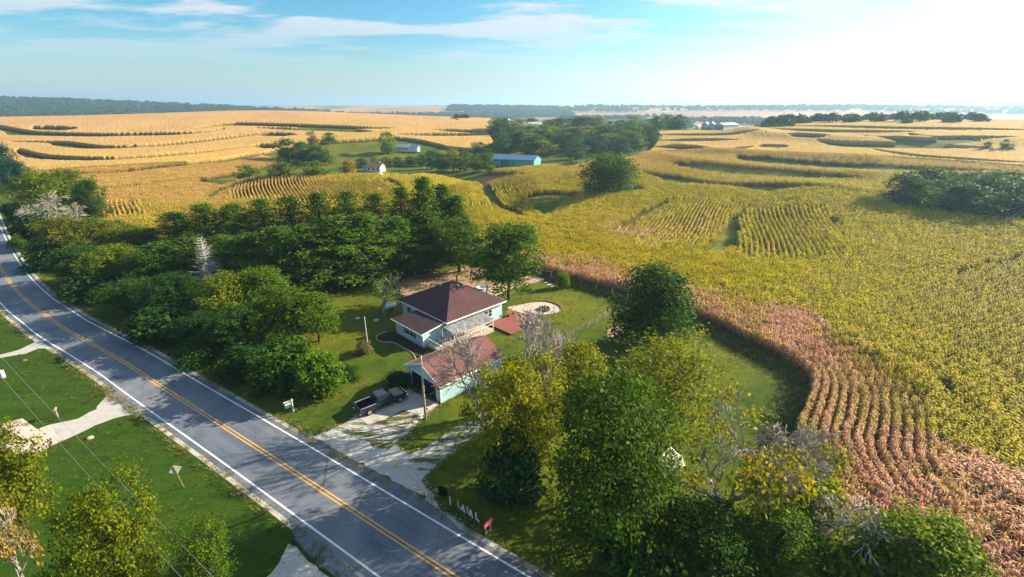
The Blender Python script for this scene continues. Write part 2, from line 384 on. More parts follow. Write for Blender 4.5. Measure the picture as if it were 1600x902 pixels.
STRIPS_PX = [
    ([(1065, 313), (1035, 325), (1000, 345), (975, 362), (945, 368)], 2.6), ([(732, 288), (755, 293), (764, 306), (775, 325), (800, 338), (842, 351)], 3.4), ([(592, 285), (618, 291), (634, 306)], 2.2),
    ([(450, 283), (400, 288), (352, 303), (333, 313), (313, 326)], 3.2), ([(270, 298), (225, 315), (198, 328)], 2.0),
    ([(112, 277), (175, 276), (250, 267), (350, 256), (400, 247), (440, 240)], 9), ([(150, 304), (200, 299), (237, 295), (300, 286), (370, 281)], 5),
    ([(30, 239), (62, 251), (150, 255), (225, 251), (300, 245), (400, 232)], 8), ([(20, 227), (88, 228), (110, 232), (150, 236), (225, 234), (300, 227), (400, 215), (440, 212)], 8),
    ([(-10, 200), (25, 210), (50, 214), (150, 216), (212, 215), (300, 213), (350, 206)], 8), ([(55, 202), (88, 206), (113, 206)], 10), ([(308, 204), (355, 199), (400, 199), (550, 204), (612, 205)], 8),
    ([(400, 204.5), (525, 208), (580, 210.5)], 8), ([(400, 214.6), (462, 216)], 6), ([(400, 232), (430, 236)], 8),
    ([(620, 220), (650, 226), (675, 232), (695, 235)], 6), ([(620, 215), (695, 215), (770, 215)], 8), ([(675, 207), (770, 211)], 8),
    ([(1155, 249), (1175, 254), (1200, 257), (1335, 267), (1450, 270), (1565, 274)], 11), ([(1053, 260), (1101, 268), (1200, 276), (1345, 284)], 8), ([(1008, 275), (1050, 285), (1125, 294), (1200, 300), (1350, 308)], 8),
    ([(1353, 299), (1405, 303)], 5), ([(1370, 278), (1432, 285)], 5), ([(1362, 240), (1425, 250), (1500, 256), (1620, 264)], 5), ([(1277, 225), (1325, 233), (1425, 235), (1532, 238)], 12),
    ([(1350, 218), (1412, 225), (1525, 227)], 9), ([(1420, 215), (1475, 220), (1620, 225)], 9), ([(1232, 215), (1292, 218)], 14), ([(1200, 206), (1300, 211), (1425, 212)], 8), ([(1240, 202), (1400, 206), (1620, 210)], 8),
    ([(1020, 215), (1100, 216), (1182, 209)], 8), ([(1030, 225), (1150, 224)], 9), ([(1020, 234.5), (1100, 235.5), (1175, 235)], 7), ([(1185, 234), (1228, 235)], 8),
    ([(1472, 441), (1525, 427), (1610, 408)], 1.3), ([(1400, 565), (1462, 605), (1480, 640), (1512, 646)], 1.2), ([(1200, 452), (1232, 454)], 1.0), ([(1296, 348), (1306, 360)], 2.0),
    ([(860, 378), (940, 396), (990, 404)], 0.9), ([(800, 350), (870, 365), (930, 370)], 1.2),
]
STRIPS = []
for p, w in STRIPS_PX:
    l = smooth_line(W(p), 3); rm_ = sum(math.hypot(*q) for q in l) / len(l)
    w = w if w < 1.5 else w * (1.8 if p[0][0] in (1155, 1053, 1008) else 1.3)
    if rm_ > 330: w = max(min(w, 11), (.034 if l[0][0] < -60 else .024) * rm_)
    STRIPS.append((l, w))
def corn_mask(x, y):
    m = inpoly(x, y, CORN_POLY)
    for c in CLEAR: m &= ~inpoly(x, y, c)
    for l, w in STRIPS:
        taper = [w * (.18 + .82 * min(1, 4 * min(i, len(l) - 1 - i) / len(l))) for i in range(len(l))]
        m &= segdist(x, y, l, taper) > 0
    return m
def vnoise(x, y, s, seed=0):
    x = np.asarray(x) / s; y = np.asarray(y) / s
    xi = np.floor(x).astype(int); yi = np.floor(y).astype(int); fx = x - xi; fy = y - yi; fx = fx * fx * (3 - 2 * fx); fy = fy * fy * (3 - 2 * fy)
    def h(a, b):
        q = np.sin(a * 127.1 + b * 311.7 + seed * 74.7) * 43758.5453; return q - np.floor(q)
    return (h(xi, yi) * (1 - fx) + h(xi + 1, yi) * fx) * (1 - fy) + (h(xi, yi + 1) * (1 - fx) + h(xi + 1, yi + 1) * fx) * fy
PINK_POLYS = [W(q) for q in ([(1180, 490), (1250, 490), (1310, 530), (1300, 570), (1240, 575)], [(1235, 700), (1330, 690), (1440, 700), (1560, 780), (1640, 860), (1640, 960), (1380, 960), (1240, 800)])]
EDGE_NEAR = BOUND[0:66]; EDGE_PINK = BOUND[28:60]
def corn_tone(x, y):
    """gold and pink share of the ripening corn"""
    r = np.hypot(x, y); n1 = vnoise(x, y, 9, 1); n2 = vnoise(x, y, 2.6, 2); n3 = vnoise(x, y, 34, 5)
    d = segdist(x, y, EDGE_PINK); r0 = x / np.maximum(y, 1)
    pink = np.clip(1.15 - d / (9 + 5 * n1), 0, 1) * .85
    for p in PINK_POLYS:
        cx = sum(q[0] for q in p) / len(p); cy = sum(q[1] for q in p) / len(p)
        pink = np.maximum(pink, np.where(inpoly(x + (n1 - .5) * 7, y + (n2 - .5) * 7, p), .95, 0))
    pink = np.maximum(pink, np.clip((n1 * n3 - .55) * 3, 0, .6))
    pink = np.clip(pink * (.6 + .8 * n2), 0, 1) * (1 - sm(120, 190, r))
    gold = np.clip(sm(170, 330, r) * .75 + (n3 - .5) * .6 + (n1 - .5) * .3 + .05, 0, 1)
    gold = np.maximum(gold, sm(.25, .5, -r0) * sm(140, 230, r))
    far_pink = sm(300, 560, r) * (.46 + .35 * (n3 - .3)) * np.where(r0 > -.5, 1, .85)
    return gold, np.maximum(pink, np.clip(far_pink, 0, .7))

# ------------------------------------------------------------------ terrain
def polar_ground():
    az = np.concatenate([np.linspace(-180, -62, 40, endpoint=False), np.linspace(-62, 62, 520, endpoint=False), np.linspace(62, 180, 41)])
    rr = np.concatenate([np.linspace(2, 60, 40, endpoint=False), 1 / np.linspace(1 / 60, 1 / 1200, 330, endpoint=False), np.geomspace(1200, 16000, 70)])
    A, Q = np.meshgrid(np.radians(az), rr); x = Q * np.sin(A); y = Q * np.cos(A); z = ter(x, y)
    n, m = A.shape; i = np.arange(n * m).reshape(n, m)
    f = np.stack([i[:-1, :-1], i[:-1, 1:], i[1:, 1:], i[1:, :-1]], -1).reshape(-1, 4)[:, ::-1]
    v = np.stack([x, y, z], -1).reshape(-1, 3); c = len(v)
    # centre fan closed by a small quad ring
    v = np.vstack([v, [[0, 0, 0]]])
    tri = np.stack([np.full(m - 1, c), i[0, :-1], i[0, 1:], i[0, 1:]], -1)[:, ::-1]
    me = npmesh('ground', v, f, None, True)
    soil = corn_mask(v[:, 0], v[:, 1]).astype(float)
    fattr(me, 'soil', soil); return me
t = NT('ground_cover'); P_ = t.pos()
n_big = t.noise(P_, .035, 5, .6); n_mid = t.noise(P_, .22, 5, .65); n_fine = t.noise(P_, 2.2, 4, .7); n_blade = t.noise(P_, 9, 3, .7)
g = t.mix(t.ramp(n_mid, .35, .68), (.020, .062, .006), (.055, .098, .007))
g = t.mix(t.ramp(n_big, .40, .60), g, (.130, .140, .008))
g = t.mix(t.ramp(n_fine, .40, .72, 0, .55), g, (.020, .045, .006))
g = t.mix(t.ramp(n_blade, .5, .75, 0, .4), g, (.16, .15, .03))
soil_c = t.mix(t.ramp(n_fine, .35, .7), (.045, .030, .016), (.10, .06, .03))
g = t.mix(t.attr('soil').outputs['Fac'], g, soil_c)
vo = t.n('ShaderNodeTexVoronoi'); vo.distance = 'MANHATTAN'; vo.inputs['Scale'].default_value = .0026; t.put(vo.inputs['Vector'], t.mapping(P_, (1, .62, 0), (0, 0, .25)))
sc_ = t.n('ShaderNodeSeparateColor'); t.put(sc_.inputs[0], vo.outputs['Color'])
cr_ = t.n('ShaderNodeValToRGB'); cr_.color_ramp.interpolation = 'CONSTANT'; E_ = cr_.color_ramp.elements
E_[0].position = 0; E_[0].color = (.36, .19, .11, 1); E_[1].position = .3; E_[1].color = (.40, .24, .11, 1)
for p_, c_ in ((.5, (.06, .14, .03, 1)), (.64, (.30, .17, .12, 1)), (.8, (.13, .15, .04, 1)), (.9, (.33, .24, .12, 1))):
    e_ = E_.new(p_); e_.color = c_
t.put(cr_.inputs[0], sc_.outputs[0])
ln = t.n('ShaderNodeVectorMath', operation='LENGTH'); t.put(ln.inputs[0], P_)
farf = t.ramp(ln.outputs['Value'], 900, 1100)
patch = t.mix(t.ramp(t.noise(P_, .012, 5, .6), .35, .7, 0, .5), cr_.outputs[0], (.22, .15, .07))
g = t.mix(farf, g, patch)
m_ground = t.done(g, .95, t.bump(n_blade, .6, .12), .1)
me = polar_ground(); me.materials.append(m_ground)
tag(link(bpy.data.objects.new('ground', me)), kind='structure')

# ------------------------------------------------------------------ corn beyond 290 m: canopy with real edges
def corn_colour(t, gold, pink, rnd, vec, s=1.0):
    gr = t.mix(rnd, (.190 * s, .215 * s, .004 * s), (.60 * s, .49 * s, .016 * s))
    gd = t.mix(rnd, (.49 * s, .315 * s, .060 * s), (.67 * s, .44 * s, .155 * s))
    pk = t.mix(rnd, (.38 * s, .165 * s, .100 * s), (.74 * s, .47 * s, .33 * s))
    return t.mix(pink, t.mix(gold, gr, gd), pk)
t = NT('corn_canopy'); P_ = t.pos()
rn = t.ramp(t.noise(P_, .9, 4, .75), .32, .68)
col = corn_colour(t, t.attr('gold').outputs['Fac'], t.attr('pink').outputs['Fac'], rn, P_, .82)
col = t.mix(t.ramp(t.noise(P_, .03, 4, .6), .4, .7, 0, .35), col, (.26, .17, .05))
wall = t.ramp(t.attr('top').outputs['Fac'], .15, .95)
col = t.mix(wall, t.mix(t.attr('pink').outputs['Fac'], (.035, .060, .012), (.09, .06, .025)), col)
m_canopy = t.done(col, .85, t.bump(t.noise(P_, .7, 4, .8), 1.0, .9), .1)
R_FAR = 330.0
def canopy():
    az = np.radians(np.arange(-54, 54, .072)); rr = 1 / np.linspace(1 / (R_FAR - 12), 1 / 1150, 380)
    A, Q = np.meshgrid(az, rr); x = Q * np.sin(A); y = Q * np.cos(A)
    mk = corn_mask(x, y); tp = mk.astype(float); jit = np.random.default_rng(3).normal(0, .09, x.shape)
    z = ter(x, y) + np.where(mk, 2.45 + jit, -.25)
    n, m = A.shape; i = np.arange(n * m).reshape(n, m)
    f = np.stack([i[:-1, :-1], i[:-1, 1:], i[1:, 1:], i[1:, :-1]], -1).reshape(-1, 4)[:, ::-1]
    keep = mk.ravel()[f].any(1); f = f[keep]; used = np.zeros(n * m, bool); used[f.ravel()] = True
    mp_ = np.cumsum(used) - 1; v = np.stack([x, y, z], -1).reshape(-1, 3)[used]
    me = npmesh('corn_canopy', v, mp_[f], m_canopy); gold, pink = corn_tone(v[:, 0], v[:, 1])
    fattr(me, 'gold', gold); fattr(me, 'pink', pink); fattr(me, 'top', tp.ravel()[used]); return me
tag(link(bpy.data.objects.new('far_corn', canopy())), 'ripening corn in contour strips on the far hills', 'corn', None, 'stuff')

# ------------------------------------------------------------------ corn plants out to 340 m, in rows
t = NT('corn_leaf')
gi_ = lambda k: t.attr(k, 'INSTANCER').outputs['Fac']
rn = t.math('ADD', t.math('MULTIPLY', gi_('rnd'), .55), t.math('MULTIPLY', t.attr('leafrnd').outputs['Fac'], .55))
col = corn_colour(t, gi_('gold'), gi_('pink'), rn, None, 1.0)
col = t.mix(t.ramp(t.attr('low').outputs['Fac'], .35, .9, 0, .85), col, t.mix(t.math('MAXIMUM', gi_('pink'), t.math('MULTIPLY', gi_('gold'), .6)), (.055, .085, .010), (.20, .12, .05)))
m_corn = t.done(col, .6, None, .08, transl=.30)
def corn_proto(seed, length, plants, leaves, wide, narrow=1.0):
    rnd = random.Random(seed); V = []; Fq = []; lr = []; lw = []
    def strip(pts, w, q, lo):
        b = len(V); side = Vector((-(pts[-1] - pts[0]).y, (pts[-1] - pts[0]).x, 0)); side = side.normalized() if side.length > 1e-5 else Vector((1, 0, 0))
        for p, ww in zip(pts, w):
            V.append(p + side * ww); V.append(p - side * ww); lr.extend((q, q)); lw.extend((lo, lo))
        for i in range(len(pts) - 1): Fq.append((b + 2 * i, b + 2 * i + 1, b + 2 * i + 3, b + 2 * i + 2))
    for k in range(plants):
        x = (k + .5) / plants * length - length / 2 + rnd.uniform(-.06, .06); y = rnd.gauss(0, .04); h = rnd.uniform(2.0, 2.45)
        base = Vector((x, y, 0)); top = base + Vector((rnd.gauss(0, .08), rnd.gauss(0, .08), h))
        strip([base, top], [.022, .012], rnd.random(), .8); 
        strip([top - Vector((0, 0, .1)), top + Vector((rnd.gauss(0, .1), rnd.gauss(0, .1), .28))], [.05, .02], .95, 0)
        a0 = rnd.uniform(0, PI)
        for l in range(leaves):
            f = .22 + .75 * (l + rnd.random() * .5) / leaves; p = base.lerp(top, f); a = a0 + PI * (l % 2) + rnd.gauss(0, .55)
            L = (.62 + .3 * math.sin(f * PI)) * rnd.uniform(.8, 1.15); d = Vector((math.cos(a), math.sin(a), 0)); up = rnd.uniform(.25, .62)
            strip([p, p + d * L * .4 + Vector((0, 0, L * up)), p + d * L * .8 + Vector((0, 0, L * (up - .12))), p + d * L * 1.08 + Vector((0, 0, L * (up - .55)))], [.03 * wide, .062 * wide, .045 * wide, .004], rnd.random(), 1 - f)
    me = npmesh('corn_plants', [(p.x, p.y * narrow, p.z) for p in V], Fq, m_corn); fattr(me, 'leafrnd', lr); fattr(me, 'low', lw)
    return bpy.data.objects.new(f'corn_plants_{seed:03d}', me)
near_protos = [corn_proto(10 + i, 1.2, 5, 9, 1.0) for i in range(6)]
far_protos = [corn_proto(40 + i, 2.4, 7, 6, 1.7) for i in range(5)]
near_protos += [corn_proto(60 + i, 1.2, 6, 9, 1.0, .55) for i in range(4)]; far_protos += [corn_proto(70 + i, 2.4, 9, 6, 1.5, .38) for i in range(4)]
SP_ROW = .80
def pw(a, b): A_, B_ = hit(*a), hit(*b); return math.atan2(B_.y - A_.y, B_.x - A_.x)
PATCH = [  # polygon, row direction, bend amplitude, bend length
    (W([(1150, 415), (1150, 352), (1166, 336), (1290, 330), (1300, 345), (1330, 415)]), pw((1240, 405), (1222, 335)), 1.0, 13.0),
    (W([(950, 372), (1062, 315), (1160, 325), (1120, 372), (1090, 402), (1000, 400)]), pw((1010, 385), (1062, 330)), .8, 12),
    (W([(735, 330), (735, 292), (756, 294), (778, 330)]), pw((765, 325), (748, 295)), 1.0, 9), (W([(770, 300), (800, 300), (835, 330), (800, 335), (775, 320)]), pw((800, 325), (790, 302)), 1.0, 9),
    (W([(350, 318), (372, 292), (470, 285), (600, 287), (640, 312), (500, 330)]), pw((500, 312), (490, 290)), 1.0, 11.0),
    (W([(160, 350), (165, 325), (225, 322), (230, 345)]), pw((195, 345), (200, 325)), 1.0, 8),
    (W([(860, 345), (900, 322), (950, 318), (930, 345)]), pw((870, 340), (900, 325)), 1.5, 9),
    (W([(1340, 475), (1440, 430), (1600, 392), (1760, 400), (1760, 780), (1600, 730), (1490, 600), (1390, 545)]), pw((1440, 520), (1600, 465)), .8, 26.0)]
def rows_plants():
    rng = np.random.default_rng(5); out = {0: [], 1: []}
    D_EDGE = 12.0
    def lines(poly_test, ang, amp, lam, x0, x1, y0, y1, sp=SP_ROW, nar=0, ring=None):
        cxm, cym = (x0 + x1) / 2, (y0 + y1) / 2; rad = math.hypot(x1 - x0, y1 - y0) / 2
        for kind, step in ((0, 1.2), (1, 2.4)):
            s = np.arange(-rad, rad, step); k = np.arange(-rad, rad, sp); S, K = np.meshgrid(s, k); S = S + rng.uniform(0, step, (len(k), 1))
            off = amp * np.sin(S / lam) ; dn = amp / lam * np.cos(S / lam)
            x = cxm + S * math.cos(ang) - (K + off) * math.sin(ang); y = cym + S * math.sin(ang) + (K + off) * math.cos(ang)
            a = ang + np.arctan(dn); r = np.hypot(x, y)
            ok = ((r < 118) if kind == 0 else ((r >= 118) & (r < R_FAR))) & (np.abs(x) < 1.2 * y + 26)
            x, y, a = x[ok], y[ok], a[ok]; ok = poly_test(x, y); x, y, a = x[ok], y[ok], a[ok]; ok = corn_mask(x, y)
            out[kind].append(np.stack([x[ok], y[ok], a[ok], (rng.random(ok.sum()) < nar).astype(float) if ring is None else (rng.random(ok.sum()) < .15 + segdist(x[ok], y[ok], ring) / 9).astype(float)], -1))
    for poly, ang, amp, lam in PATCH:
        xs = [p[0] for p in poly]; ys = [p[1] for p in poly]
        lines(lambda x, y: inpoly(x, y, poly) & (segdist(x, y, EDGE_NEAR) > D_EDGE), ang, amp, lam, min(xs), max(xs), min(ys), max(ys), 1.22 if poly is not PATCH[1][0] else 1.05, 1, poly + [poly[0]])
    SWEEP = smooth_line(W([(668, 284), (742, 291), (766, 312), (790, 334), (850, 354), (930, 374), (1010, 390), (1090, 408)]), 8); D_SW = 21.0
    def rest(x, y):
        m = (segdist(x, y, EDGE_NEAR) > D_EDGE) & (segdist(x, y, SWEEP) > D_SW)
        for p in PATCH: m &= ~inpoly(x, y, p[0])
        return m
    B = np.array(SWEEP); e0 = B[0] - B[4]; e1 = B[-1] - B[-5]; B = np.vstack([B[0] + e0 / np.hypot(*e0) * 24, B, B[-1] + e1 / np.hypot(*e1) * 24]); EXT = [tuple(q) for q in B]; L = np.concatenate([[0], np.cumsum(np.hypot(*np.diff(B, axis=0).T))]); q_ = np.arange(0, L[-1], 2.0); bx = np.interp(q_, L, B[:, 0]); by = np.interp(q_, L, B[:, 1])
    k_ = np.ones(9) / 9; pad = lambda a: np.convolve(np.concatenate([np.full(4, a[0]), a, np.full(4, a[-1])]), k_, 'valid')
    bx, by = pad(bx), pad(by); tx = np.gradient(bx); ty = np.gradient(by); n_ = np.hypot(tx, ty); tx, ty = tx / n_, ty / n_
    for o in np.arange(-D_SW + .4, D_SW, 1.2):
        x = bx - ty * o; y = by + tx * o; ok = corn_mask(x, y) & (segdist(x, y, EDGE_NEAR) > D_EDGE) & (segdist(x, y, EXT) > abs(o) - .7) & (segdist(x, y, SWEEP) < D_SW + .2)
        for p in PATCH: ok &= ~inpoly(x, y, p[0])
        out[1].append(np.stack([x[ok], y[ok], np.arctan2(ty, tx)[ok], np.ones(ok.sum())], -1))
    lines(rest, pw((1440, 520), (1600, 465)), 1.2, 26, -330, 330, 15, 340, 1.02, .55)
    # headland rows follow the yard edge
    B = np.array(EDGE_NEAR); seg = np.hypot(*np.diff(B, axis=0).T); L = np.concatenate([[0], np.cumsum(seg)])
    s = np.arange(0, L[-1], 1.2); bx = np.interp(s, L, B[:, 0]); by = np.interp(s, L, B[:, 1])
    tx = np.gradient(bx); ty = np.gradient(by); q = np.hypot(tx, ty); tx, ty = tx / q, ty / q
    kk = np.ones(7) / 7
    for k in range(int(D_EDGE / 1.0)):
        o = .5 + k * 1.0
        x = bx + ty * o; y = by - tx * o
        if not inpoly(np.array([x[len(x) // 2]]), np.array([y[len(y) // 2]]), CORN_POLY)[0]: x = bx - ty * o; y = by + tx * o
        ok = corn_mask(x, y) & (segdist(x, y, EDGE_NEAR) > o - .25); out[0].append(np.stack([x[ok], y[ok], np.arctan2(ty, tx)[ok], np.full(ok.sum(), 1)], -1))
    for kind, protos, nm, nw in ((0, near_protos, 'corn_rows', 6), (1, far_protos, 'corn_rows_beyond', 5)):
        P = np.vstack(out[kind]); n = len(P); P[:, :2] += rng.normal(0, .03, (n, 2))
        gold, pink = corn_tone(P[:, 0], P[:, 1])
        scatter(nm, np.stack([P[:, 0], P[:, 1], ter(P[:, 0], P[:, 1]) - .03], -1), P[:, 2] + rng.integers(0, 2, n) * PI, rng.uniform(.92, 1.12, n), np.where(P[:, 3] > .5, nw + rng.integers(0, 4, n), rng.integers(0, nw, n)), protos,
                {'gold': np.clip(gold + rng.normal(0, .10, n), 0, 1), 'pink': np.clip(pink + rng.normal(0, .10, n) * (pink > .05), 0, 1), 'rnd': rng.random(n)},
                'yellow green corn standing in curved rows beside the yard' if kind == 0 else 'golden corn in contour rows beyond the yard', 'corn')
        print(nm, n)
rows_plants()

# ------------------------------------------------------------------ road and drives
t = NT('asphalt'); uv = t.n('ShaderNodeUVMap').outputs[0]; P_ = t.pos()
st = t.noise(t.mapping(uv, (.05, 1.1, 1)), 1.0, 5, .6); pt = t.noise(P_, .13, 5, .65, .6); fn = t.noise(P_, 14, 3, .7)
c = t.mix(t.ramp(st, .35, .68), (.070, .100, .150), (.125, .150, .195)); c = t.mix(t.ramp(pt, .42, .62, 0, .65), c, (.21, .215, .235))
c = t.mix(t.ramp(fn, .4, .7, 0, .35), c, (.09, .095, .10))
vc = t.n('ShaderNodeTexVoronoi', feature='DISTANCE_TO_EDGE'); vc.inputs['Scale'].default_value = .17; t.put(vc.inputs['Vector'], t.mapping(P_, (1, 1, 0)))
wob = t.noise(P_, 1.2, 4, .7); crk = t.math('LESS_THAN', t.math('ADD', vc.outputs['Distance'], t.math('MULTIPLY', wob, .012)), .0095)
c = t.mix(t.math('MULTIPLY', crk, .6), c, (.045, .045, .05))
m_asphalt = t.done(c, .75, t.bump(fn, .3, .02), .35)
def paint(name, col):
    t = NT(name); n = t.noise(t.pos(), 3.0, 6, .7)
    return t.done(t.mix(t.ramp(n, .55, .75, 0, .7), col, (.16, .16, .16)), .7)
m_yellow = paint('yellow_road_paint', (.62, .34, .06)); m_wline = paint('white_road_paint', (.70, .72, .72))
CL_PX = [(1050, 1120), (860, 1000), (708, 901), (554, 800), (400, 699), (250, 603), (200, 570), (150, 541), (100, 513), (75, 495), (50, 477), (25, 453), (8, 430), (-6, 405), (-17, 378), (-25, 350), (-32, 322), (-40, 300), (-48, 284), (-56, 270), (-66, 258)]
CL = smooth_line([tuple(at(*p))[:2] for p in CL_PX], 8)
CLN = np.array(CL); dl = np.gradient(CLN, axis=0); ql = np.hypot(*dl.T); NRM = np.stack([-dl[:, 1] / ql, dl[:, 0] / ql], -1); ARC = np.concatenate([[0], np.cumsum(np.hypot(*np.diff(CLN, axis=0).T))])
def ribbon(name, o0, o1, z, mat, i0=0, i1=None, nacross=1):
    i1 = i1 or len(CLN); V = []; Fq = []; U = []
    for i in range(i0, i1):
        for k in range(nacross + 1):
            o = o0 + (o1 - o0) * k / nacross; p = CLN[i] + NRM[i] * o; V.append((p[0], p[1], tz(p[0], p[1]) + z)); U.append((ARC[i], o))
    w = nacross + 1
    for i in range(i1 - i0 - 1):
        for k in range(nacross): Fq.append((i * w + k, i * w + k + 1, (i + 1) * w + k + 1, (i + 1) * w + k))
    me = npmesh(name, V, Fq, mat); me.update()
    if me.polygons[0].normal.z < 0: me.flip_normals()
    ul = me.uv_layers.new(name='UVMap'); li = np.zeros(len(me.loops), np.int32); me.loops.foreach_get('vertex_index', li); ul.data.foreach_set('uv', np.array(U, np.float32)[li].ravel())
    return link(bpy.data.objects.new(name, me))
road = tag(ribbon('road', -3.75, 3.75, .030, m_asphalt, nacross=4), kind='structure')
for nm, a, b, mt in (('centre_line', .10, .24, m_yellow), ('centre_line', -.24, -.10, m_yellow), ('edge_line', 3.10, 3.27, m_wline), ('edge_line', -3.27, -3.10, m_wline)):
    ribbon(nm, a, b, .036, mt).parent = road
t = NT('white_gravel'); P_ = t.pos(); n1 = t.noise(P_, 5, 5, .75); n2 = t.noise(P_, .5, 5, .65)
c = t.mix(t.ramp(n1, .3, .7), (.54, .53, .50), (.28, .275, .26)); c = t.mix(t.ramp(n2, .46, .66, 0, .6), c, (.30, .26, .20)); c = t.mix(t.ramp(t.noise(P_, 1.3, 6, .75), .60, .66, 0, .7), c, (.09, .10, .03))
m_gravel = t.done(c, .95, t.bump(n1, .8, .06))
t = NT('worn_gravel'); P_ = t.pos(); rot = t.mapping(P_, (.35, 2.2, 1), (0, 0, R(-44))); n1 = t.noise(P_, 5, 5, .75); n2 = t.noise(rot, .55, 6, .72)
c = t.mix(t.ramp(n1, .3, .7), (.54, .53, .50), (.26, .255, .24)); gr = t.mix(t.ramp(n1, .4, .6), (.03, .06, .01), (.10, .10, .03))
c = t.mix(t.ramp(t.math('ADD', n2, t.math('MULTIPLY', t.math('SUBTRACT', n1, .5), .25)), .46, .53), c, gr); m_worn = t.done(c, .95, t.bump(n1, .8, .08))
def gpoly(pxs, n=4): return smooth_line([tuple(at(*p))[:2] for p in pxs], n, True)
def edge_at(i, off): return tuple(CLN[i] + NRM[i] * off)
def flat(pxs): return [tuple(at(*p))[:2] for p in pxs]
# farm drive: apron, two wheel tracks, side track
sheet('gravel_apron', flat([(482, 684), (505, 678), (540, 662), (575, 668), (610, 690), (640, 712), (668, 700), (690, 712), (668, 738), (662, 752), (676, 775), (660, 775), (600, 742), (540, 712)]), .012, m_gravel, wob=.12, seed=1)
sheet('gravel_drive', flat([(520, 672), (560, 648), (610, 622), (640, 606), (684, 632), (664, 650), (640, 672), (620, 690), (605, 712), (570, 690), (545, 680)]), .018, m_worn, wob=.12, seed=2)
sheet('garage_apron', flat([(560, 650), (600, 625), (634, 605), (686, 633), (660, 650), (630, 640), (600, 655), (575, 665)]), .024, m_gravel, wob=.08, seed=3)
sheet('gravel_side_track', flat([(640, 712), (680, 690), (720, 664), (752, 640), (775, 655), (742, 680), (705, 705), (668, 738), (640, 728)]), .018, m_worn, wob=.12, seed=4)
sheet('gravel_shoulder', flat([(655, 748), (672, 770), (690, 797), (722, 822), (760, 848), (800, 873), (845, 902), (900, 940), (850, 925), (800, 893), (740, 856), (690, 822), (668, 800)]), .016, m_gravel, wob=.10, seed=5)
# drives on the near side
sheet('side_drive', flat([(-40, 563), (0, 555), (30, 547), (52, 536), (62, 528), (72, 533), (86, 545), (60, 545), (40, 553), (0, 560), (-40, 570)]), .020, m_concrete, wob=.05, seed=6)
sheet('near_drive', flat([(78, 664), (120, 655), (150, 640), (165, 620), (175, 622), (190, 635), (205, 648), (175, 655), (150, 665), (96, 690)]), .020, m_concrete, wob=.06, seed=7)
sheet('drive_apron', flat([(162, 605), (185, 612), (215, 640), (240, 652), (218, 650), (196, 648), (176, 632), (165, 619)]), .014, m_asphalt, wob=.05, seed=8)
sheet('concrete_pad', flat([(78, 664), (58, 671), (35, 654), (-30, 672), (-40, 700), (52, 712), (96, 690)]), .026, m_pad)
sheet('bottom_drive', flat([(452, 850), (470, 866), (500, 890), (540, 925), (500, 960), (440, 940), (400, 920), (425, 893), (445, 868)]), .020, m_gravel, wob=.08, seed=9)
ap = sheet('road_apron', flat([(452, 812), (462, 845), (500, 885), (540, 915), (600, 935), (560, 900), (500, 845), (470, 815)]), .014, m_asphalt, wob=.04, seed=10)
ap2 = sheet('driveway_apron', flat([(470, 672), (520, 700), (580, 735), (640, 765), (690, 800), (720, 830), (690, 822), (600, 770), (520, 720), (460, 682)]), .022, m_asphalt, wob=.06, seed=11)
# yard surfaces
t = NT('mown_lawn'); P_ = t.pos(); n1 = t.noise(P_, .35, 5, .65); n2 = t.noise(P_, 5, 4, .75); mw = t.noise(t.mapping(P_, (.06, 1.1, 1), (0, 0, R(43))), 1.0, 3, .6)
c = t.mix(t.ramp(n1, .35, .68), (.018, .060, .005), (.040, .085, .005)); c = t.mix(t.ramp(mw, .42, .6, 0, .5), c, (.052, .085, .007)); c = t.mix(t.ramp(n2, .42, .72, 0, .65), c, (.010, .030, .004)); m_lawn = t.done(c, .95, t.bump(n2, .7, .1), .1)
iL = [i for i in range(0, len(CLN), 3) if CLN[i][1] < 150]
sgn = 1 if (CLN[20] + NRM[20])[0] < CLN[20][0] else -1
sheet('near_lawn', [tuple(CLN[i] + NRM[i] * sgn * 4.1) for i in iL] + [(-260, 150), (-260, -20), (10, -20)], .006, m_lawn)
for o_ in (1, -1): tag(ribbon('road_shoulder', o_ * 3.70, o_ * 4.25, .009, m_gravel), kind='structure')
t = NT('trampled_dirt'); P_ = t.pos(); n1 = t.noise(P_, 1.2, 5, .7); n2 = t.noise(P_, .28, 5, .6)
c = t.mix(t.ramp(n1, .35, .68), (.36, .22, .15), (.22, .15, .085)); c = t.mix(t.ramp(n2, .45, .62), c, (.09, .095, .02)); m_dirt = t.done(c, .95, t.bump(n1, .5, .1))
sheet('bare_yard', gpoly([(600, 452), (640, 432), (700, 424), (745, 415), (775, 430), (768, 455), (745, 468), (700, 455), (640, 462)]), .010, m_dirt, wob=.3, seed=12)
sheet('dirt_patch', gpoly([(948, 522), (955, 512), (972, 509), (980, 514), (972, 523), (955, 527)]), .010, m_soil, wob=.08, seed=13)
m_pit = M('fire_pit_gravel', (.50, .42, .38), (.38, .32, .29), 2.5, .95, .4)
sheet('fire_pit_gravel', gpoly([(793, 481), (815, 476), (840, 472), (862, 474), (876, 480), (874, 487), (858, 491), (835, 492), (815, 489)]), .014, m_pit)
m_mulch = M('dark_mulch', (.018, .016, .014), (.035, .028, .02), 6, .95, .6)
HB = flat([(622, 520), (605, 519), (592, 523), (588, 530), (597, 535), (615, 536), (632, 545), (645, 553), (650, 562), (672, 552), (664, 544)])
sheet('mulch_bed', smooth_line(HB[:9], 4) + HB[9:], .012, m_mulch)

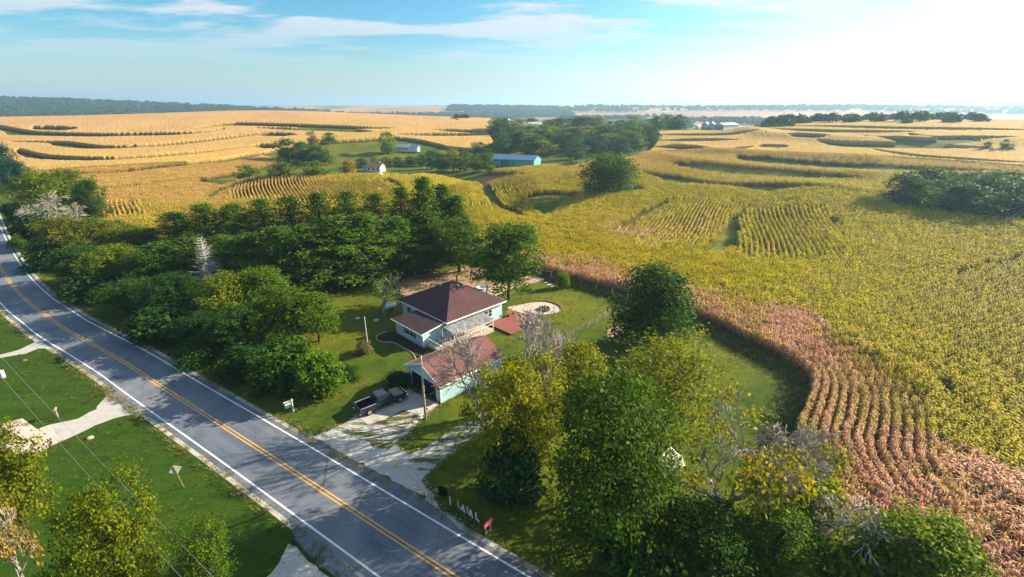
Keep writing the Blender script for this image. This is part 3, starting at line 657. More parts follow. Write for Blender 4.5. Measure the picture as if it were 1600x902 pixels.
# ------------------------------------------------------------------ buildings
def fbox(face, c, a0, a1, z0, z1, d0, d1):
    """box on a wall plane: face '-y','+y','-x','+x', c = plane coordinate, a along the wall, d outward depth"""
    s = -1 if face[0] == '-' else 1; p, q = sorted((c + s * d0, c + s * d1)); m = MB()
    return m.box(a0, a1, p, q, z0, z1) if face[1] == 'y' else m.box(p, q, a0, a1, z0, z1)
def merge(*ms):
    o = MB()
    for m in ms:
        b = len(o.v); o.v += m.v; o.f += [tuple(i + b for i in f) for f in m.f]
    return o
def window(par, face, c, a, w, z0, h, nx=2, ny=2, shutters=False, mt=None):
    g = fbox(face, c, a - w / 2, a + w / 2, z0, z0 + h, .0, .03).build('window', m_glass, par)
    t_ = .07; fr = [fbox(face, c, a - w / 2 - t_, a + w / 2 + t_, z0 + h, z0 + h + t_, .0, .06), fbox(face, c, a - w / 2 - t_, a - w / 2, z0, z0 + h, .0, .06), fbox(face, c, a + w / 2, a + w / 2 + t_, z0, z0 + h, .0, .06)]
    for i in range(1, nx): x = a - w / 2 + w * i / nx; fr.append(fbox(face, c, x - .05, x + .05, z0, z0 + h, .03, .055))
    for i in range(1, ny): z = z0 + h * i / ny; fr.append(fbox(face, c, a - w / 2, a + w / 2, z - .03, z + .03, .03, .05))
    merge(*fr).build('frame', mt or m_white, g)
    fbox(face, c, a - w / 2 - .12, a + w / 2 + .12, z0 - .08, z0, .0, .11).build('sill', m_white, g)
    if shutters:
        for s in (-1, 1): q = a + s * (w / 2 + .32); fbox(face, c, q - .19, q + .19, z0 - .05, z0 + h + .05, .0, .05).build('shutter', m_dark, par)
    return g
HR = R(-45)
house = empty('house', (-10.2, 75.2, 0), 'pale clapboard farmhouse with brown hipped roof and low front wing', 'house', HR)
MB().box(-6.2, 6.2, -5.8, 5.8, .35, 3.2).build('wall', m_siding, house)
MB().box(-6.26, 6.26, -5.86, 5.86, 0, .35).build('foundation', m_concrete, house)
rf = MB(); EX, EY, EZ = 6.75, 6.35, 3.14
rf.quad((-EX, -EY, EZ), (EX, -EY, EZ), (EX, EY, EZ), (-EX, EY, EZ)); rf.f[-1] = rf.f[-1][::-1]
for a, b in (((-EX, -EY), (EX, -EY)), ((EX, -EY), (EX, EY)), ((EX, EY), (-EX, EY)), ((-EX, EY), (-EX, -EY))):
    rf.quad((*a, EZ), (*b, EZ), (*b, EZ + .1), (*a, EZ + .1)); rf.quad((*a, EZ + .1), (*b, EZ + .1), (.0, .0, 6.75))
roof = rf.build('roof', m_shingle, house)
for (x, y, sx) in ((-1.0, -1.35, 0), (-2.1, -1.35, 0), (1.35, .4, 1), (1.35, 1.6, 1)):
    k = max(abs(x) / EX, abs(y) / EY); z = 6.75 - (6.75 - EZ - .1) * k
    MB().box(x - .18, x + .18, y - .18, y + .18, z - .15, z + .22).build('vent', m_metal, roof)
for (x, y, h) in ((-3.6, 4.1, 1.0), (3.8, 4.6, 1.3)):
    k = max(abs(x) / EX, abs(y) / EY); z = 6.75 - (6.75 - EZ - .1) * k
    MB().lathe([(.11, z - .2), (.11, z + h), (.19, z + h), (.19, z + h + .18)], 8, (x, y)).build('flue', m_darkmetal, roof)
for nm, b in (('fascia', (-EX - .03, EX + .03, -EY - .05, -EY - .01, EZ - .12, EZ + .12)), ('fascia', (EX + .01, EX + .05, -EY - .03, EY + .03, EZ - .12, EZ + .12)), ('fascia', (-EX - .05, -EX - .01, -EY - .03, EY + .03, EZ - .12, EZ + .12)), ('fascia', (-EX - .03, EX + .03, EY + .01, EY + .05, EZ - .12, EZ + .12))):
    MB().box(*b).build(nm, m_white, roof)
window(house, '+x', 6.2, 2.6, 1.7, 1.25, 1.15); window(house, '+x', 6.2, -3.2, 1.0, 1.2, 1.2, 1, 2); window(house, '-y', -5.8, -4.2, 1.0, 1.2, 1.2, 1, 2)
d_ = fbox('+x', 6.2, -.9, .05, .45, 2.5, 0, .05).build('door', m_white, house); fbox('+x', 6.25, -.82, -.74, 1.35, 1.5, 0, .07).build('handle', m_darkmetal, d_)
# front wing
wing = MB().box(-1.5, 5.7, -10.0, -5.86, .3, 2.5).build('wing_wall', m_siding, house)
MB().box(-1.55, 5.75, -10.05, -5.8, 0, .3).build('foundation', m_concrete, house)
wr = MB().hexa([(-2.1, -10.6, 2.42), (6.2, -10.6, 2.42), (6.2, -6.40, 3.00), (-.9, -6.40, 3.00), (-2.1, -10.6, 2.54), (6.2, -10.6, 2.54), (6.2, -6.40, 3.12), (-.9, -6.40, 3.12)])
wr = wr.build('wing_roof', m_shingle_shade, house)
MB().box(-2.1, 6.2, -10.65, -10.61, 2.36, 2.56).build('fascia', m_white, wr)
MB().hexa([(6.21, -10.65, 2.36), (6.26, -10.65, 2.36), (6.26, -6.42, 2.94), (6.21, -6.42, 2.94), (6.21, -10.65, 2.56), (6.26, -10.65, 2.56), (6.26, -6.42, 3.14), (6.21, -6.42, 3.14)]).build('fascia', m_white, wr)
window(house, '-y', -10.0, 2.2, 2.0, .95, 1.15, 2, 2, True)
for x in (-1.5, 5.7): MB().box(x - .06, x + .06, -10.07, -9.93, .3, 2.42).build('corner_board', m_white, house)
# wrap-round porch on the sunny side: deck, posts, rail, corrugated canopy
dk = MB().box(5.8, 9.1, -9.4, 1.2, .05, .42).build('deck', m_palewood, house)
for i in range(13): y = -9.4 + i * .815; MB().box(5.8, 9.15, y + .01, y + .80, .424, .452).build('plank', m_palewood, dk)
for y in (-9.3, -6.7, -4.1, -1.5, 1.1):
    MB().box(8.98, 9.08, y - .05, y + .05, .455, 2.25 if y > -7 else 1.42).build('post', m_white, house)
MB().box(9.0, 9.06, -9.3, 1.1, 1.38, 1.45).build('rail', m_white, house); MB().box(9.0, 9.06, -9.3, 1.1, .62, .68).build('rail', m_white, house)
MB().box(6.0, 9.06, -9.36, -9.30, 1.38, 1.45).build('rail', m_white, house)
t = NT('corrugated_canopy'); v = t.obj(); sx = t.n('ShaderNodeSeparateXYZ'); t.put(sx.inputs[0], v); w_ = t.math('SINE', t.math('MULTIPLY', sx.outputs[1], 40))
c = t.mix(t.ramp(t.noise(v, 1.6, 6, .7), .4, .62), (.42, .46, .48), (.16, .19, .21)); m_corr = t.done(c, .4, t.bump(w_, .6, .05), .5, transl=.25)
for k in range(4):
    y0 = -6.8 + k * 2.0; MB().hexa([(6.22, y0 + .01, 2.62), (9.3, y0 + .01, 2.28), (9.3, y0 + 1.99, 2.28), (6.22, y0 + 1.99, 2.62), (6.22, y0 + .01, 2.66), (9.3, y0 + .01, 2.32), (9.3, y0 + 1.99, 2.32), (6.22, y0 + 1.99, 2.66)]).build('canopy_panel', m_corr, house)
# garage
gar = empty('garage', (-7.46, 55.8, 0), 'pale gabled garage with brown roof and wide dark door', 'garage', HR)
prof = [(-3.4, .0), (3.4, .0), (3.4, 2.62), (0, 4.16), (-3.4, 2.62)]
MB().prism(prof, -5.1, 5.1).build('wall', m_siding, gar)
gr_ = MB()
for s in (-1, 1):
    p = [(0, 4.22), (s * 3.82, 2.49), (s * 3.82, 2.62), (0, 4.36)]
    gr_.prism(p if s < 0 else p[::-1], -5.45, 5.45)
groof = gr_.build('roof', m_shingle_g, gar)
for s in (-1, 1):
    p = [(0, 4.12), (s * 3.86, 2.40), (s * 3.86, 2.63), (0, 4.37)]
    MB().prism(p if s < 0 else p[::-1], -5.5, -5.46).build('bargeboard', m_white, groof)
    MB().box(min(s * 3.83, s * 3.88), max(s * 3.83, s * 3.88), -5.45, 5.45, 2.40, 2.60).build('gutter', m_white, groof)
gd = fbox('-y', -5.1, -2.55, 2.55, .02, 2.2, .005, .03).build('garage_door', m_dark, gar)
for k in range(4):
    for j in range(4): x = -2.5 + j * 1.26; fbox('-y', -5.13, x + .05, x + 1.17, .07 + k * .54, .53 + k * .54, 0, .03).build('panel', m_dark, gd)
fr = merge(fbox('-y', -5.1, -2.75, -2.56, .02, 2.4, .0, .06), fbox('-y', -5.1, 2.56, 2.75, .02, 2.4, .0, .06), fbox('-y', -5.1, -2.56, 2.56, 2.21, 2.4, .0, .06)).build('door_frame', m_white, gd)
MB().tube([(-3.46, -5.3, 2.4), (-3.46, -5.17, 2.2), (-3.46, -5.17, .2)], .05).build('downspout', m_white, gar)
for s in (-1, 1): MB().box(s * 3.4 - .05, s * 3.4 + .05, -5.16, -5.05, .05, 2.45).build('corner_board', m_white, gar)
window(gar, '+x', 3.4, 1.2, .9, 1.2, .9, 1, 2)
# concrete walk and steps along the garage
walk = empty('concrete_steps', (-7.46, 55.8, 0), 'grey concrete walk with steps down beside the garage', 'steps', HR)
MB().box(-5.3, -3.95, -5.6, 6.2, .0, .62).build('landing', m_concrete, walk)
for k in range(4): MB().box(-5.35, -3.9, -6.0 - .4 * k, -5.61 - .4 * k, 0, .50 - .13 * k).build('step', m_concrete, walk)
MB().box(-5.6, -5.42, -7.3, 5.5, 0, .16).build('kerb', m_concrete, walk)
# mulch edging
ed = empty('bed_edging', (0, 0, 0), 'pale curved stone edging round the dark mulch bed', 'edging')
EP = smooth_line(HB[1:9], 3)
for i in range(0, len(EP) - 1):
    a, b = Vector((*EP[i], .05)), Vector((*EP[i + 1], .05))
    MB().tube([a.lerp(b, .03), a.lerp(b, .97)], .075, 5).build('edging_stone', m_palewood, ed)

# ------------------------------------------------------------------ far buildings
def farm_building(name, label, cat, base_px, w, d, h, rise, rz, wall_c, roof_c, wins=0, door=False, extra=None):
    p = hit(*base_px); e = empty(name, (p.x, p.y, p.z - .2), label, cat, rz)
    mw = siding(name + '_wall', wall_c); mr = M(name + '_roof', roof_c, None, 1.5, .6)
    MB().prism([(-d / 2, 0), (d / 2, 0), (d / 2, h), (0, h + rise), (-d / 2, h)], -w / 2, w / 2, 'x').build('wall', mw, e)
    q = MB(); t_ = .15; o = .4; k = rise / (d / 2)
    for s in (-1, 1):
        pr = [(0, h + rise + .03), (s * (d / 2 + o), h - o * k + .03), (s * (d / 2 + o), h - o * k + .03 + t_), (0, h + rise + .03 + t_)]
        q.prism(pr if s < 0 else pr[::-1], -w / 2 - o, w / 2 + o, 'x')
    q.build('roof', mr, e)
    for i in range(wins): window(e, '-y', -d / 2, -w / 2 + w * (i + .5) / wins, 1.0, 1.0, 1.2, 1, 2)
    if door: fbox('-y', -d / 2, -1.8, 1.8, .1, min(h - .4, 3.4), 0, .06).build('door', M(name + '_door', tuple(q * .75 for q in wall_c), None, 2, .6), e)
    return e
e = farm_building('farmhouse', 'white farmhouse with tan hipped gable roof on the far side of the near crest', 'house', (588, 268), 8, 6, 2.8, 2.0, R(-14), (.72, .66, .62), (.30, .18, .14), 3)
MB().box(-7.2, -4.05, -2.2, 2.2, 0, 2.3).build('side_wing', M('wing_wall_paint', (.42, .46, .55), None, 2, .6), e); MB().prism([(-2.5, 2.3), (2.5, 2.3), (0, 3.4)], -7.5, -4.05, 'x').build('wing_roof', M('slate_roof', (.12, .14, .18), None, 2, .6), e)
MB().box(2.0, 2.6, -.3, .3, 4.0, 5.6).build('chimney', M('tan_brick', (.40, .30, .24), None, 3, .8), e)
e = farm_building('ranch_house', 'long white ranch house with blue grey roof on the hill lawn', 'house', (630, 236), 10, 6, 2.8, 1.8, R(-8), (.74, .74, .74), (.30, .33, .36), 4)
MB().box(5.05, 11, -2.6, 2.6, 0, 2.6).build('garage_wing', M('wing_siding', (.70, .71, .72), None, 2, .6), e); MB().prism([(-2.9, 2.58), (2.9, 2.58), (0, 4.2)], 5.05, 11.3, 'x').build('garage_roof', M('blue_roof', (.10, .20, .32), None, 2, .6), e)
e = farm_building('teal_barn', 'long low teal metal barn in front of the wood', 'barn', (806, 259), 26, 13, 4.2, 2.0, R(-20), (.10, .42, .36), (.07, .16, .30), 0, True)
MB().box(-12.9, -8, -6.58, -6.51, .2, 3.8).build('sliding_door', M('blue_door', (.05, .14, .24), None, 2, .5), e)
MB().box(-7, -2, -6.58, -6.51, .2, 3.8).build('sliding_door', M('blue_door', (.05, .14, .24), None, 2, .5), e)
farm_building('machine_shed', 'pale machine shed with grey roof at left above the wood', 'shed', (781, 208), 20, 9, 3.4, 2, R(12), (.62, .55, .46), (.34, .40, .42), 0, True)
e = farm_building('white_barn', 'white roofed barn with a blue silo at its end', 'barn', (822, 207), 28, 13, 5, 3.4, R(10), (.50, .53, .57), (.50, .52, .55), 0, True)
MB().lathe([(2.4, 0), (2.4, 10), (2.0, 11.3), (1.0, 12), (.1, 12.3)], 16, (-17, -3)).build('silo', M('blue_silo', (.10, .22, .40), (.07, .16, .3), 1, .4, 0, .5, .3), e, smooth=True)
e = farm_building('metal_shed', 'blue fronted metal shed with a pale side beyond the strips', 'shed', (1134, 204), 17, 9, 4.4, 1.5, R(28), (.66, .68, .70), (.45, .52, .58), 0)
MB().box(-8.62, -8.52, -4.2, 4.2, .2, 4.1).build('blue_front', M('blue_front_paint', (.10, .26, .55), None, 2, .5), e)
for i, px in enumerate((1089, 1101, 1111)):
    p = hit(px, 203); e = empty('grain_bin', (p.x, p.y, p.z - .3), ['leftmost of three pale domed grain bins by the far trees', 'middle one of three pale domed grain bins by the far trees', 'rightmost of three pale domed grain bins by the far trees'][i], 'grain bin', 0, 'far grain bins')
    MB().lathe([(2.9, 0), (2.9, 4.4), (2.8, 4.6)], 18).build('drum', M('bin_steel', (.52, .50, .50), (.42, .36, .38), 1, .4, 0, .5, .5), e, smooth=True)
    MB().lathe([(3.0, 4.5), (1.9, 5.7), (.4, 6.6), (.4, 6.9)], 18).build('roof', m_metal, e, smooth=True)
p = hit(594, 278); e = empty('white_tank', (p.x, p.y, p.z), 'small white fuel tank beside the field crest', 'tank')
MB().tube([(-1.2, 0, 1.3), (-1.0, 0, 1.3), (1.0, 0, 1.3), (1.2, 0, 1.3)], [.5, .8, .8, .5], 12).build('barrel', m_white, e, smooth=True)
for s in (-1, 1): MB().box(s * .8 - .08, s * .8 + .08, -.6, .6, 0, .62).build('leg', m_metal, e)

# ------------------------------------------------------------------ trees
def leaf_cloud(rng, cen, rad, out, per, size, spread=.55, flat=.0, aspect=.62):
    """leaf quads round clump centres: cen (n,3), rad (n,), out (n,3) outward directions"""
    n = len(cen); N = n * per
    c = np.repeat(cen, per, 0); r = np.repeat(rad, per)[:, None]; o = np.repeat(out, per, 0)
    off = rng.normal(0, 1, (N, 3)); off[:, 2] *= (1 - flat)
    pos = c + off * r * spread
    nr = rng.normal(0, 1, (N, 3)) * .75 + o * .7 + np.array([0, 0, .55]); nr /= np.linalg.norm(nr, axis=1)[:, None]
    a = np.cross(nr, rng.normal(0, 1, (N, 3))); a /= np.linalg.norm(a, axis=1)[:, None] + 1e-9; b = np.cross(nr, a)
    s = size * rng.uniform(.65, 1.35, (N, 1)); a = a * s; b = b * s * aspect
    v = np.stack([pos - a, pos - b * .9 + nr * s * .12, pos + a, pos + b * .9 + nr * s * .12], 1).reshape(-1, 3)
    f = np.arange(N * 4).reshape(N, 4)
    tone = np.clip(np.repeat(rng.uniform(.1, .75, n), per) + rng.normal(0, .16, N), 0, 1)
    return v, f, np.repeat(tone, 4)
def mesh_leaves(name, parts, mat):
    vs_, fs, ts, b = [], [], [], 0
    for v, f, t_ in parts: vs_.append(v); fs.append(f + b); ts.append(t_); b += len(v)
    me = npmesh(name, np.vstack(vs_), np.vstack(fs), mat); fattr(me, 'tone', np.concatenate(ts)); return me
def bend(a, b, rnd, k=.12, n=3):
    a, b = Vector(a), Vector(b); L = (b - a).length
    return [a] + [a.lerp(b, i / n) + Vector((rnd.gauss(0, k), rnd.gauss(0, k), rnd.gauss(0, k * .6) + k * .4)) * L * .5 for i in range(1, n)] + [b]
def broadleaf(seed, h=12.0, w=9.0, trunk=.22, lobes=9, clumps=340, per=34, leaf=.17, hollow=.55, low=.22, clump_r=.75, dead=0):
    """returns (trunk mesh, crown mesh), base at the origin"""
    rnd = random.Random(seed); rng = np.random.default_rng(seed)
    L = []
    for i in range(lobes):
        a = 2 * PI * i / lobes * 1.618 * 2 + rnd.uniform(-.4, .4); z = low + (1 - low) * ((i + .5) / lobes) ** .9 ; q = math.sin(min(1, max(.05, (z - low) / (1 - low))) ** .75 * PI) ** .55
        rr = w / 2 * q * rnd.uniform(.35, .66) if i < lobes - 1 else 0
        s = w * rnd.uniform(.20, .30)
        L.append((math.cos(a) * rr, math.sin(a) * rr, min(h * z, h - s * .8), s, s * rnd.uniform(.65, .9)))
    L.append((0, 0, h * (low + .35 * (1 - low)), w * .30, h * .24)); L.append((rnd.uniform(-.4, .4), rnd.uniform(-.4, .4), h - w * .17, w * .2, w * .17))
    vol = np.array([l[3] ** 2 * l[4] for l in L]); pk = rng.choice(len(L), clumps, p=vol / vol.sum())
    A = np.array(L)[pk]; d = rng.normal(0, 1, (clumps, 3)); d /= np.linalg.norm(d, axis=1)[:, None]; rad = rng.uniform(hollow, 1.0, clumps) ** .6
    cen = A[:, :3] + d * np.stack([A[:, 3], A[:, 3], A[:, 4]], -1) * rad[:, None]; cen[:, 2] = np.maximum(cen[:, 2], h * low * .55)
    out = cen - np.array([0, 0, h * .5]); out /= np.linalg.norm(out, axis=1)[:, None]
    keep = rng.random(clumps) > dead
    crown = mesh_leaves('crown', [leaf_cloud(rng, cen[keep], rng.uniform(.7, 1.25, keep.sum()) * clump_r, out[keep], per, leaf)], m_leaf)
    tb = MB(); fork = h * (low + .05); top = Vector((rnd.gauss(0, .3), rnd.gauss(0, .3), h * .8))
    tb.tube([(0, 0, -.3), (0, 0, .25), *bend((0, 0, .4), (0, 0, fork), rnd, .04)[0:], ], [trunk * 1.5, trunk * 1.15, trunk, trunk * .95, trunk * .9, trunk * .85][:6], 8)
    tb.tube(bend((0, 0, fork), top, rnd, .08, 4), [trunk * .8, trunk * .62, trunk * .45, trunk * .3, trunk * .1], 6)
    for l in L[:-1]:
        st = Vector((0, 0, fork)).lerp(top, max(0, min(.75, (l[2] / h - low) * .8)))
        tb.tube(bend(st, l[:3], rnd, .12, 3), [trunk * .42, trunk * .32, trunk * .22, trunk * .1], 5)
    for c in rng.choice(clumps, min(clumps, 90), replace=False):
        l = L[pk[c]]; tb.tube([Vector(l[:3]), Vector(l[:3]).lerp(Vector(cen[c]), .55) + Vector((0, 0, .12)), Vector(cen[c])], [trunk * .14, trunk * .09, .012], 4)
    return tb.mesh('trunk', m_bark, True), crown
def bare(seed, h=11.0, w=8.0, trunk=.2, depth=5, mat=None, tufts=0, droop=0.0, split=3):
    rnd = random.Random(seed); tb = MB(); tips = []
    def grow(p, d, L, r, k):
        q = p + d * L; m_ = p.lerp(q, .5) + Vector((rnd.gauss(0, .07), rnd.gauss(0, .07), rnd.gauss(0, .05))) * L
        tb.tube([p, m_, q], [r, r * .82, r * .62], 6 if k > 3 else (4 if k > 1 else 3), k == depth)
        if k == 0: tips.append(q); return
        n = split if k > 2 else rnd.choice((3, 3, 4))
        for i in range(n):
            sp = rnd.uniform(.35, .85) if i else rnd.uniform(.08, .3)
            ax = Vector((rnd.gauss(0, 1), rnd.gauss(0, 1), rnd.gauss(0, .4))).cross(d)
            if ax.length < .01: continue
            nd = Matrix.Rotation(sp, 3, ax.normalized()) @ d; nd.z += (.10 if k > 2 else -.02) - droop * (depth - k) * .12; nd.normalize()
            nd.x *= w / h * 1.3 if k > 2 else 1; nd.y *= w / h * 1.3 if k > 2 else 1; nd.normalize()
            st = p.lerp(q, rnd.uniform(.55, 1.0)) if i else q
            grow(st, nd, L * rnd.uniform(.62, .86), max(.022, r * rnd.uniform(.5, .7)), k - 1)
    grow(Vector((0, 0, -.3)), Vector((.03, .02, 1)).normalized(), h * .27, trunk, depth)
    zs = max(v[2] for v in tb.v); s = h / zs; tb.v = [(v[0] * s, v[1] * s, v[2] * s) for v in tb.v]; tips = [t_ * s for t_ in tips]
    crown = None
    if tufts:
        rng = np.random.default_rng(seed); c = np.array([tuple(t_) for t_ in rnd.sample(tips, min(tufts, len(tips)))]); o = c - np.array([0, 0, h * .5]); o /= np.linalg.norm(o, axis=1)[:, None]
        crown = mesh_leaves('crown', [leaf_cloud(rng, c, rng.uniform(.5, 1.0, len(c)), o, 34, .17)], m_leaf)
    return tb.mesh('trunk', mat or m_barkgrey), crown
def conifer(seed, h=15.0, w=8.0, kind='pine', mat=None):
    rnd = random.Random(seed); rng = np.random.default_rng(seed); tb = MB(); C = []; Rr = []; O = []
    tb.tube([(0, 0, -.3), (0, 0, h * .5), (0, 0, h * .97)], [.28, .17, .03], 7)
    z = h * (.12 if kind != 'dead' else .06); lay = 0
    while z < h * .985:
        f = z / h; Lb = w / 2 * (1 - f) ** (.74 if kind == 'pine' else .85) * rnd.uniform(.78, 1.12) * (1 if f > .2 else .8) + .25
        n = rnd.choice((5, 6, 7)) if kind == 'pine' else 8
        a0 = rnd.uniform(0, 6.3)
        for i in range(n):
            a = a0 + 2 * PI * i / n + rnd.gauss(0, .18); L = Lb * (rnd.uniform(.45, 1.3) if kind == 'pine' else rnd.uniform(.65, 1.15)); rise = (.10 + .35 * f) if kind == 'pine' else (-.18 + .45 * f)
            d = Vector((math.cos(a), math.sin(a), rise)); p0 = Vector((0, 0, z)); p1 = p0 + d * L; mid = p0.lerp(p1, .55) - Vector((0, 0, .07 * L))
            tb.tube([p0, mid, p1 + Vector((0, 0, .08 * L))], [.06 * (1 - f) + .02, .035, .01], 4, False)
            if kind == 'dead':
                for k in range(6):
                    q = p0.lerp(p1, .3 + .11 * k); sd = Vector((-d.y, d.x, 0)) * (1 if k % 2 else -1); tb.tube([q, q + (sd * .5 + d * .45 - Vector((0, 0, .25))) * L * .34 * rnd.uniform(.6, 1.1)], [.018, .006], 3, False)
                continue
            m = max(2, int(L / (.62 if kind == 'pine' else .5)))
            for k in range(m):
                t_ = .28 + .74 * (k + .5) / m; q = p0.lerp(p1, t_) + Vector((rnd.gauss(0, .16), rnd.gauss(0, .16), .05)); sd = rnd.uniform(-1, 1) * .34 * L * (1.05 - t_)
                q += Vector((-math.sin(a), math.cos(a), 0)) * sd; C.append(tuple(q)); Rr.append(rnd.uniform(.42, .80) if kind == 'pine' else rnd.uniform(.36, .6)); O.append((d.x, d.y, .5))
        z += (h * .058 if kind == 'pine' else h * .038) * rnd.uniform(.8, 1.2); lay += 1
    crown = None
    if kind != 'dead':
        crown = mesh_leaves('crown', [leaf_cloud(rng, np.array(C), np.array(Rr), np.array(O), 36 if kind == 'pine' else 18, .17 if kind == 'pine' else .19, .60, .30, .42)], m_needle)
    return tb.mesh('trunk', mat or m_bark), crown
def small_tree(seed, h=10.0, w=8.0):   # for the middle distance
    return broadleaf(seed, h, w, .25, 8, 150, 16, .30, .5, .06, .85)
def shrub(seed, h=4.0, w=5.0, leaf=.17): return broadleaf(seed, h, w, .09, 8, 190, 26, leaf, .4, .05, .52)

PROTO = {
    'maple': [broadleaf(1), broadleaf(2, lobes=11, low=.18), broadleaf(3, lobes=8, low=.2)],
    'round': [broadleaf(4, 10, 10, .3, 11, 430, 30, .19, .55, .03, .85), broadleaf(6, 11, 10, .28, 10, 420, 30, .19, .55, .06, .85)],
    'elm': [broadleaf(5, 15.5, 12, .32, 14, 560, 40, .15, .5, .10, .80)],
    'open': [broadleaf(7, 14, 11, .26, 10, 260, 34, .13, .55, .38, .72), broadleaf(8, 11, 9, .2, 9, 200, 34, .13, .5, .3, .7)],
    'locust': [broadleaf(11, 11, 10, .24, 11, 420, 38, .135, .5, .14, .62)],
    'shrub': [shrub(21), shrub(22), shrub(23)],
    'bush': [shrub(25, 3.0, 3.6, .13), shrub(26, 3.2, 3.4, .13)],
    'pine': [conifer(31), conifer(32, w=9), conifer(33, w=7.4)],
    'spruce': [conifer(35, 16, 7.5, 'spruce'), conifer(36, 15, 7, 'spruce')],
    'dead': [bare(41, depth=6, split=3), bare(42, 9, 7, .16, 5, None, 0, 0, 4), bare(45, 8, 8, .15, 6, None, 0, .5, 3)],
    'half': [bare(43, 12, 12, .30, 6, m_barkgrey, 60), bare(44, 6, 6, .14, 5, m_barkgrey, 26)],
    'deadspruce': [conifer(38, 10, 6.2, 'dead', m_barkpale)],
    'mid': [small_tree(51), small_tree(52), small_tree(53), small_tree(54)],
}
SIZE = {}
for k, L in PROTO.items():
    for i, (tm, cm_) in enumerate(L):
        vv = np.concatenate([np.array([v.co[:] for v in m.vertices]) if len(m.vertices) < 200000 else np.zeros((1, 3)) for m in (tm, cm_) if m]); SIZE[(k, i)] = (np.percentile(vv[:, 2], 99.7), np.percentile(np.abs(vv[:, :2]), 98.5) * 2)
TR = random.Random(77)
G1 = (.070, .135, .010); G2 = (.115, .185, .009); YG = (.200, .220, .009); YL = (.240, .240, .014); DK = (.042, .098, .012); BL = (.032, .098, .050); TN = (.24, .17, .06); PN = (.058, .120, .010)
def tree(kind, base, top_y, hw, col, label, cat='tree', name=None, group=None, var=None, dz=0.0, jit=.10, lit=None):
    """base pixel, top pixel row and half width in pixels give the real position, height and spread"""
    p = hit(*base); _, _, f = prj(p)
    # height whose top lands on that picture row
    lo, hi = .5, 40.0
    for _ in range(30):
        m_ = (lo + hi) / 2
        if prj((p.x, p.y, p.z + m_))[1] > top_y: lo = m_
        else: hi = m_
    h = lo; w = 2 * hw * prj((p.x, p.y, p.z + .6 * h))[2] / 750.0
    p.x = (base[0] - 800) * prj((p.x, p.y, p.z + .6 * h))[2] / 750.0
    L = PROTO[kind]; i = TR.randrange(len(L)) if var is None else var; hh, ww = SIZE[(kind, i)]
    nm = name or {'maple': 'leafy_tree', 'round': 'leafy_tree', 'elm': 'leafy_tree', 'open': 'leafy_tree', 'locust': 'leafy_tree', 'shrub': 'shrub', 'bush': 'bush', 'pine': 'pine_tree', 'spruce': 'spruce_tree', 'dead': 'dead_tree', 'half': 'half_dead_tree', 'deadspruce': 'dead_spruce', 'mid': 'leafy_tree'}[kind]
    e = empty(nm, (p.x, p.y, p.z + dz), label, cat, TR.uniform(0, 6.28), group)
    e.scale = (w / ww, w / ww, h / hh)
    tm, cm_ = L[i]
    o = bpy.data.objects.new('trunk', tm); link(o); o.parent = e
    if cm_:
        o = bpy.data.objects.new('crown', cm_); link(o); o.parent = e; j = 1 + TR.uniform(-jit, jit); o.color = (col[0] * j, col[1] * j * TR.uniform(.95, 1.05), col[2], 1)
    return e

# foreground right
tree('locust', (812, 752), 563, 78, YL, 'bright yellow leaved tree in front of the garage')
tree('maple', (905, 668), 538, 46, YG, 'yellow green tree just right of the bare grey tree', var=1)
tree('elm', (955, 885), 582, 104, (.052, .108, .012), 'biggest dark green elm standing nearest beside the road')
tree('open', (1040, 748), 526, 92, YG, 'open yellow green tree with a forked trunk beside the white tarp', var=0)
tree('half', (1160, 838), 612, 108, (.24, .22, .010), 'half dead tree with grey branches and yellow tufts', var=0)
tree('dead', (822, 662), 486, 84, TN, 'tall bare grey tree between the garage and yellow tree', var=0)
tree('dead', (745, 650), 518, 62, TN, 'bare dark branched tree leaning over the garage roof', var=1)
tree('dead', (872, 625), 530, 34, TN, 'small bare grey tree behind the yellow green tree', var=1)
tree('shrub', (800, 772), 672, 46, BL, 'drooping blue green shrub under the yellow tree', 'shrub')
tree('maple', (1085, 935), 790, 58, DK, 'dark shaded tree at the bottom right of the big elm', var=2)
tree('maple', (1215, 925), 800, 58, G1, 'dark green tree below the half dead tree', var=0)
tree('shrub', (1272, 850), 752, 52, YG, 'yellow green shrub against the corn above the dead branches', 'shrub')
tree('dead', (1335, 940), 795, 86, TN, 'fallen looking grey dead branches at the bottom by the corn', var=2)
tree('maple', (1432, 985), 818, 82, G2, 'bright green round tree at the corn edge in the bottom right', var=2, lit=1)
tree('half', (1275, 790), 680, 42, YG, 'small half dead shrub with bare twigs at the corn edge', 'shrub', 'half_dead_shrub', var=1)
tree('shrub', (1010, 960), 838, 70, DK, 'dark shrub at the bottom edge under the big elm', 'shrub')
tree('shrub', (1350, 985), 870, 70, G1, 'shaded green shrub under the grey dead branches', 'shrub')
tree('dead', (1235, 850), 655, 66, TN, 'wide grey bare tree at the corn edge right of the half dead tree', var=2)
tree('shrub', (1130, 850), 790, 40, G1, 'green shrub in the gap between elm and half dead tree', 'shrub')
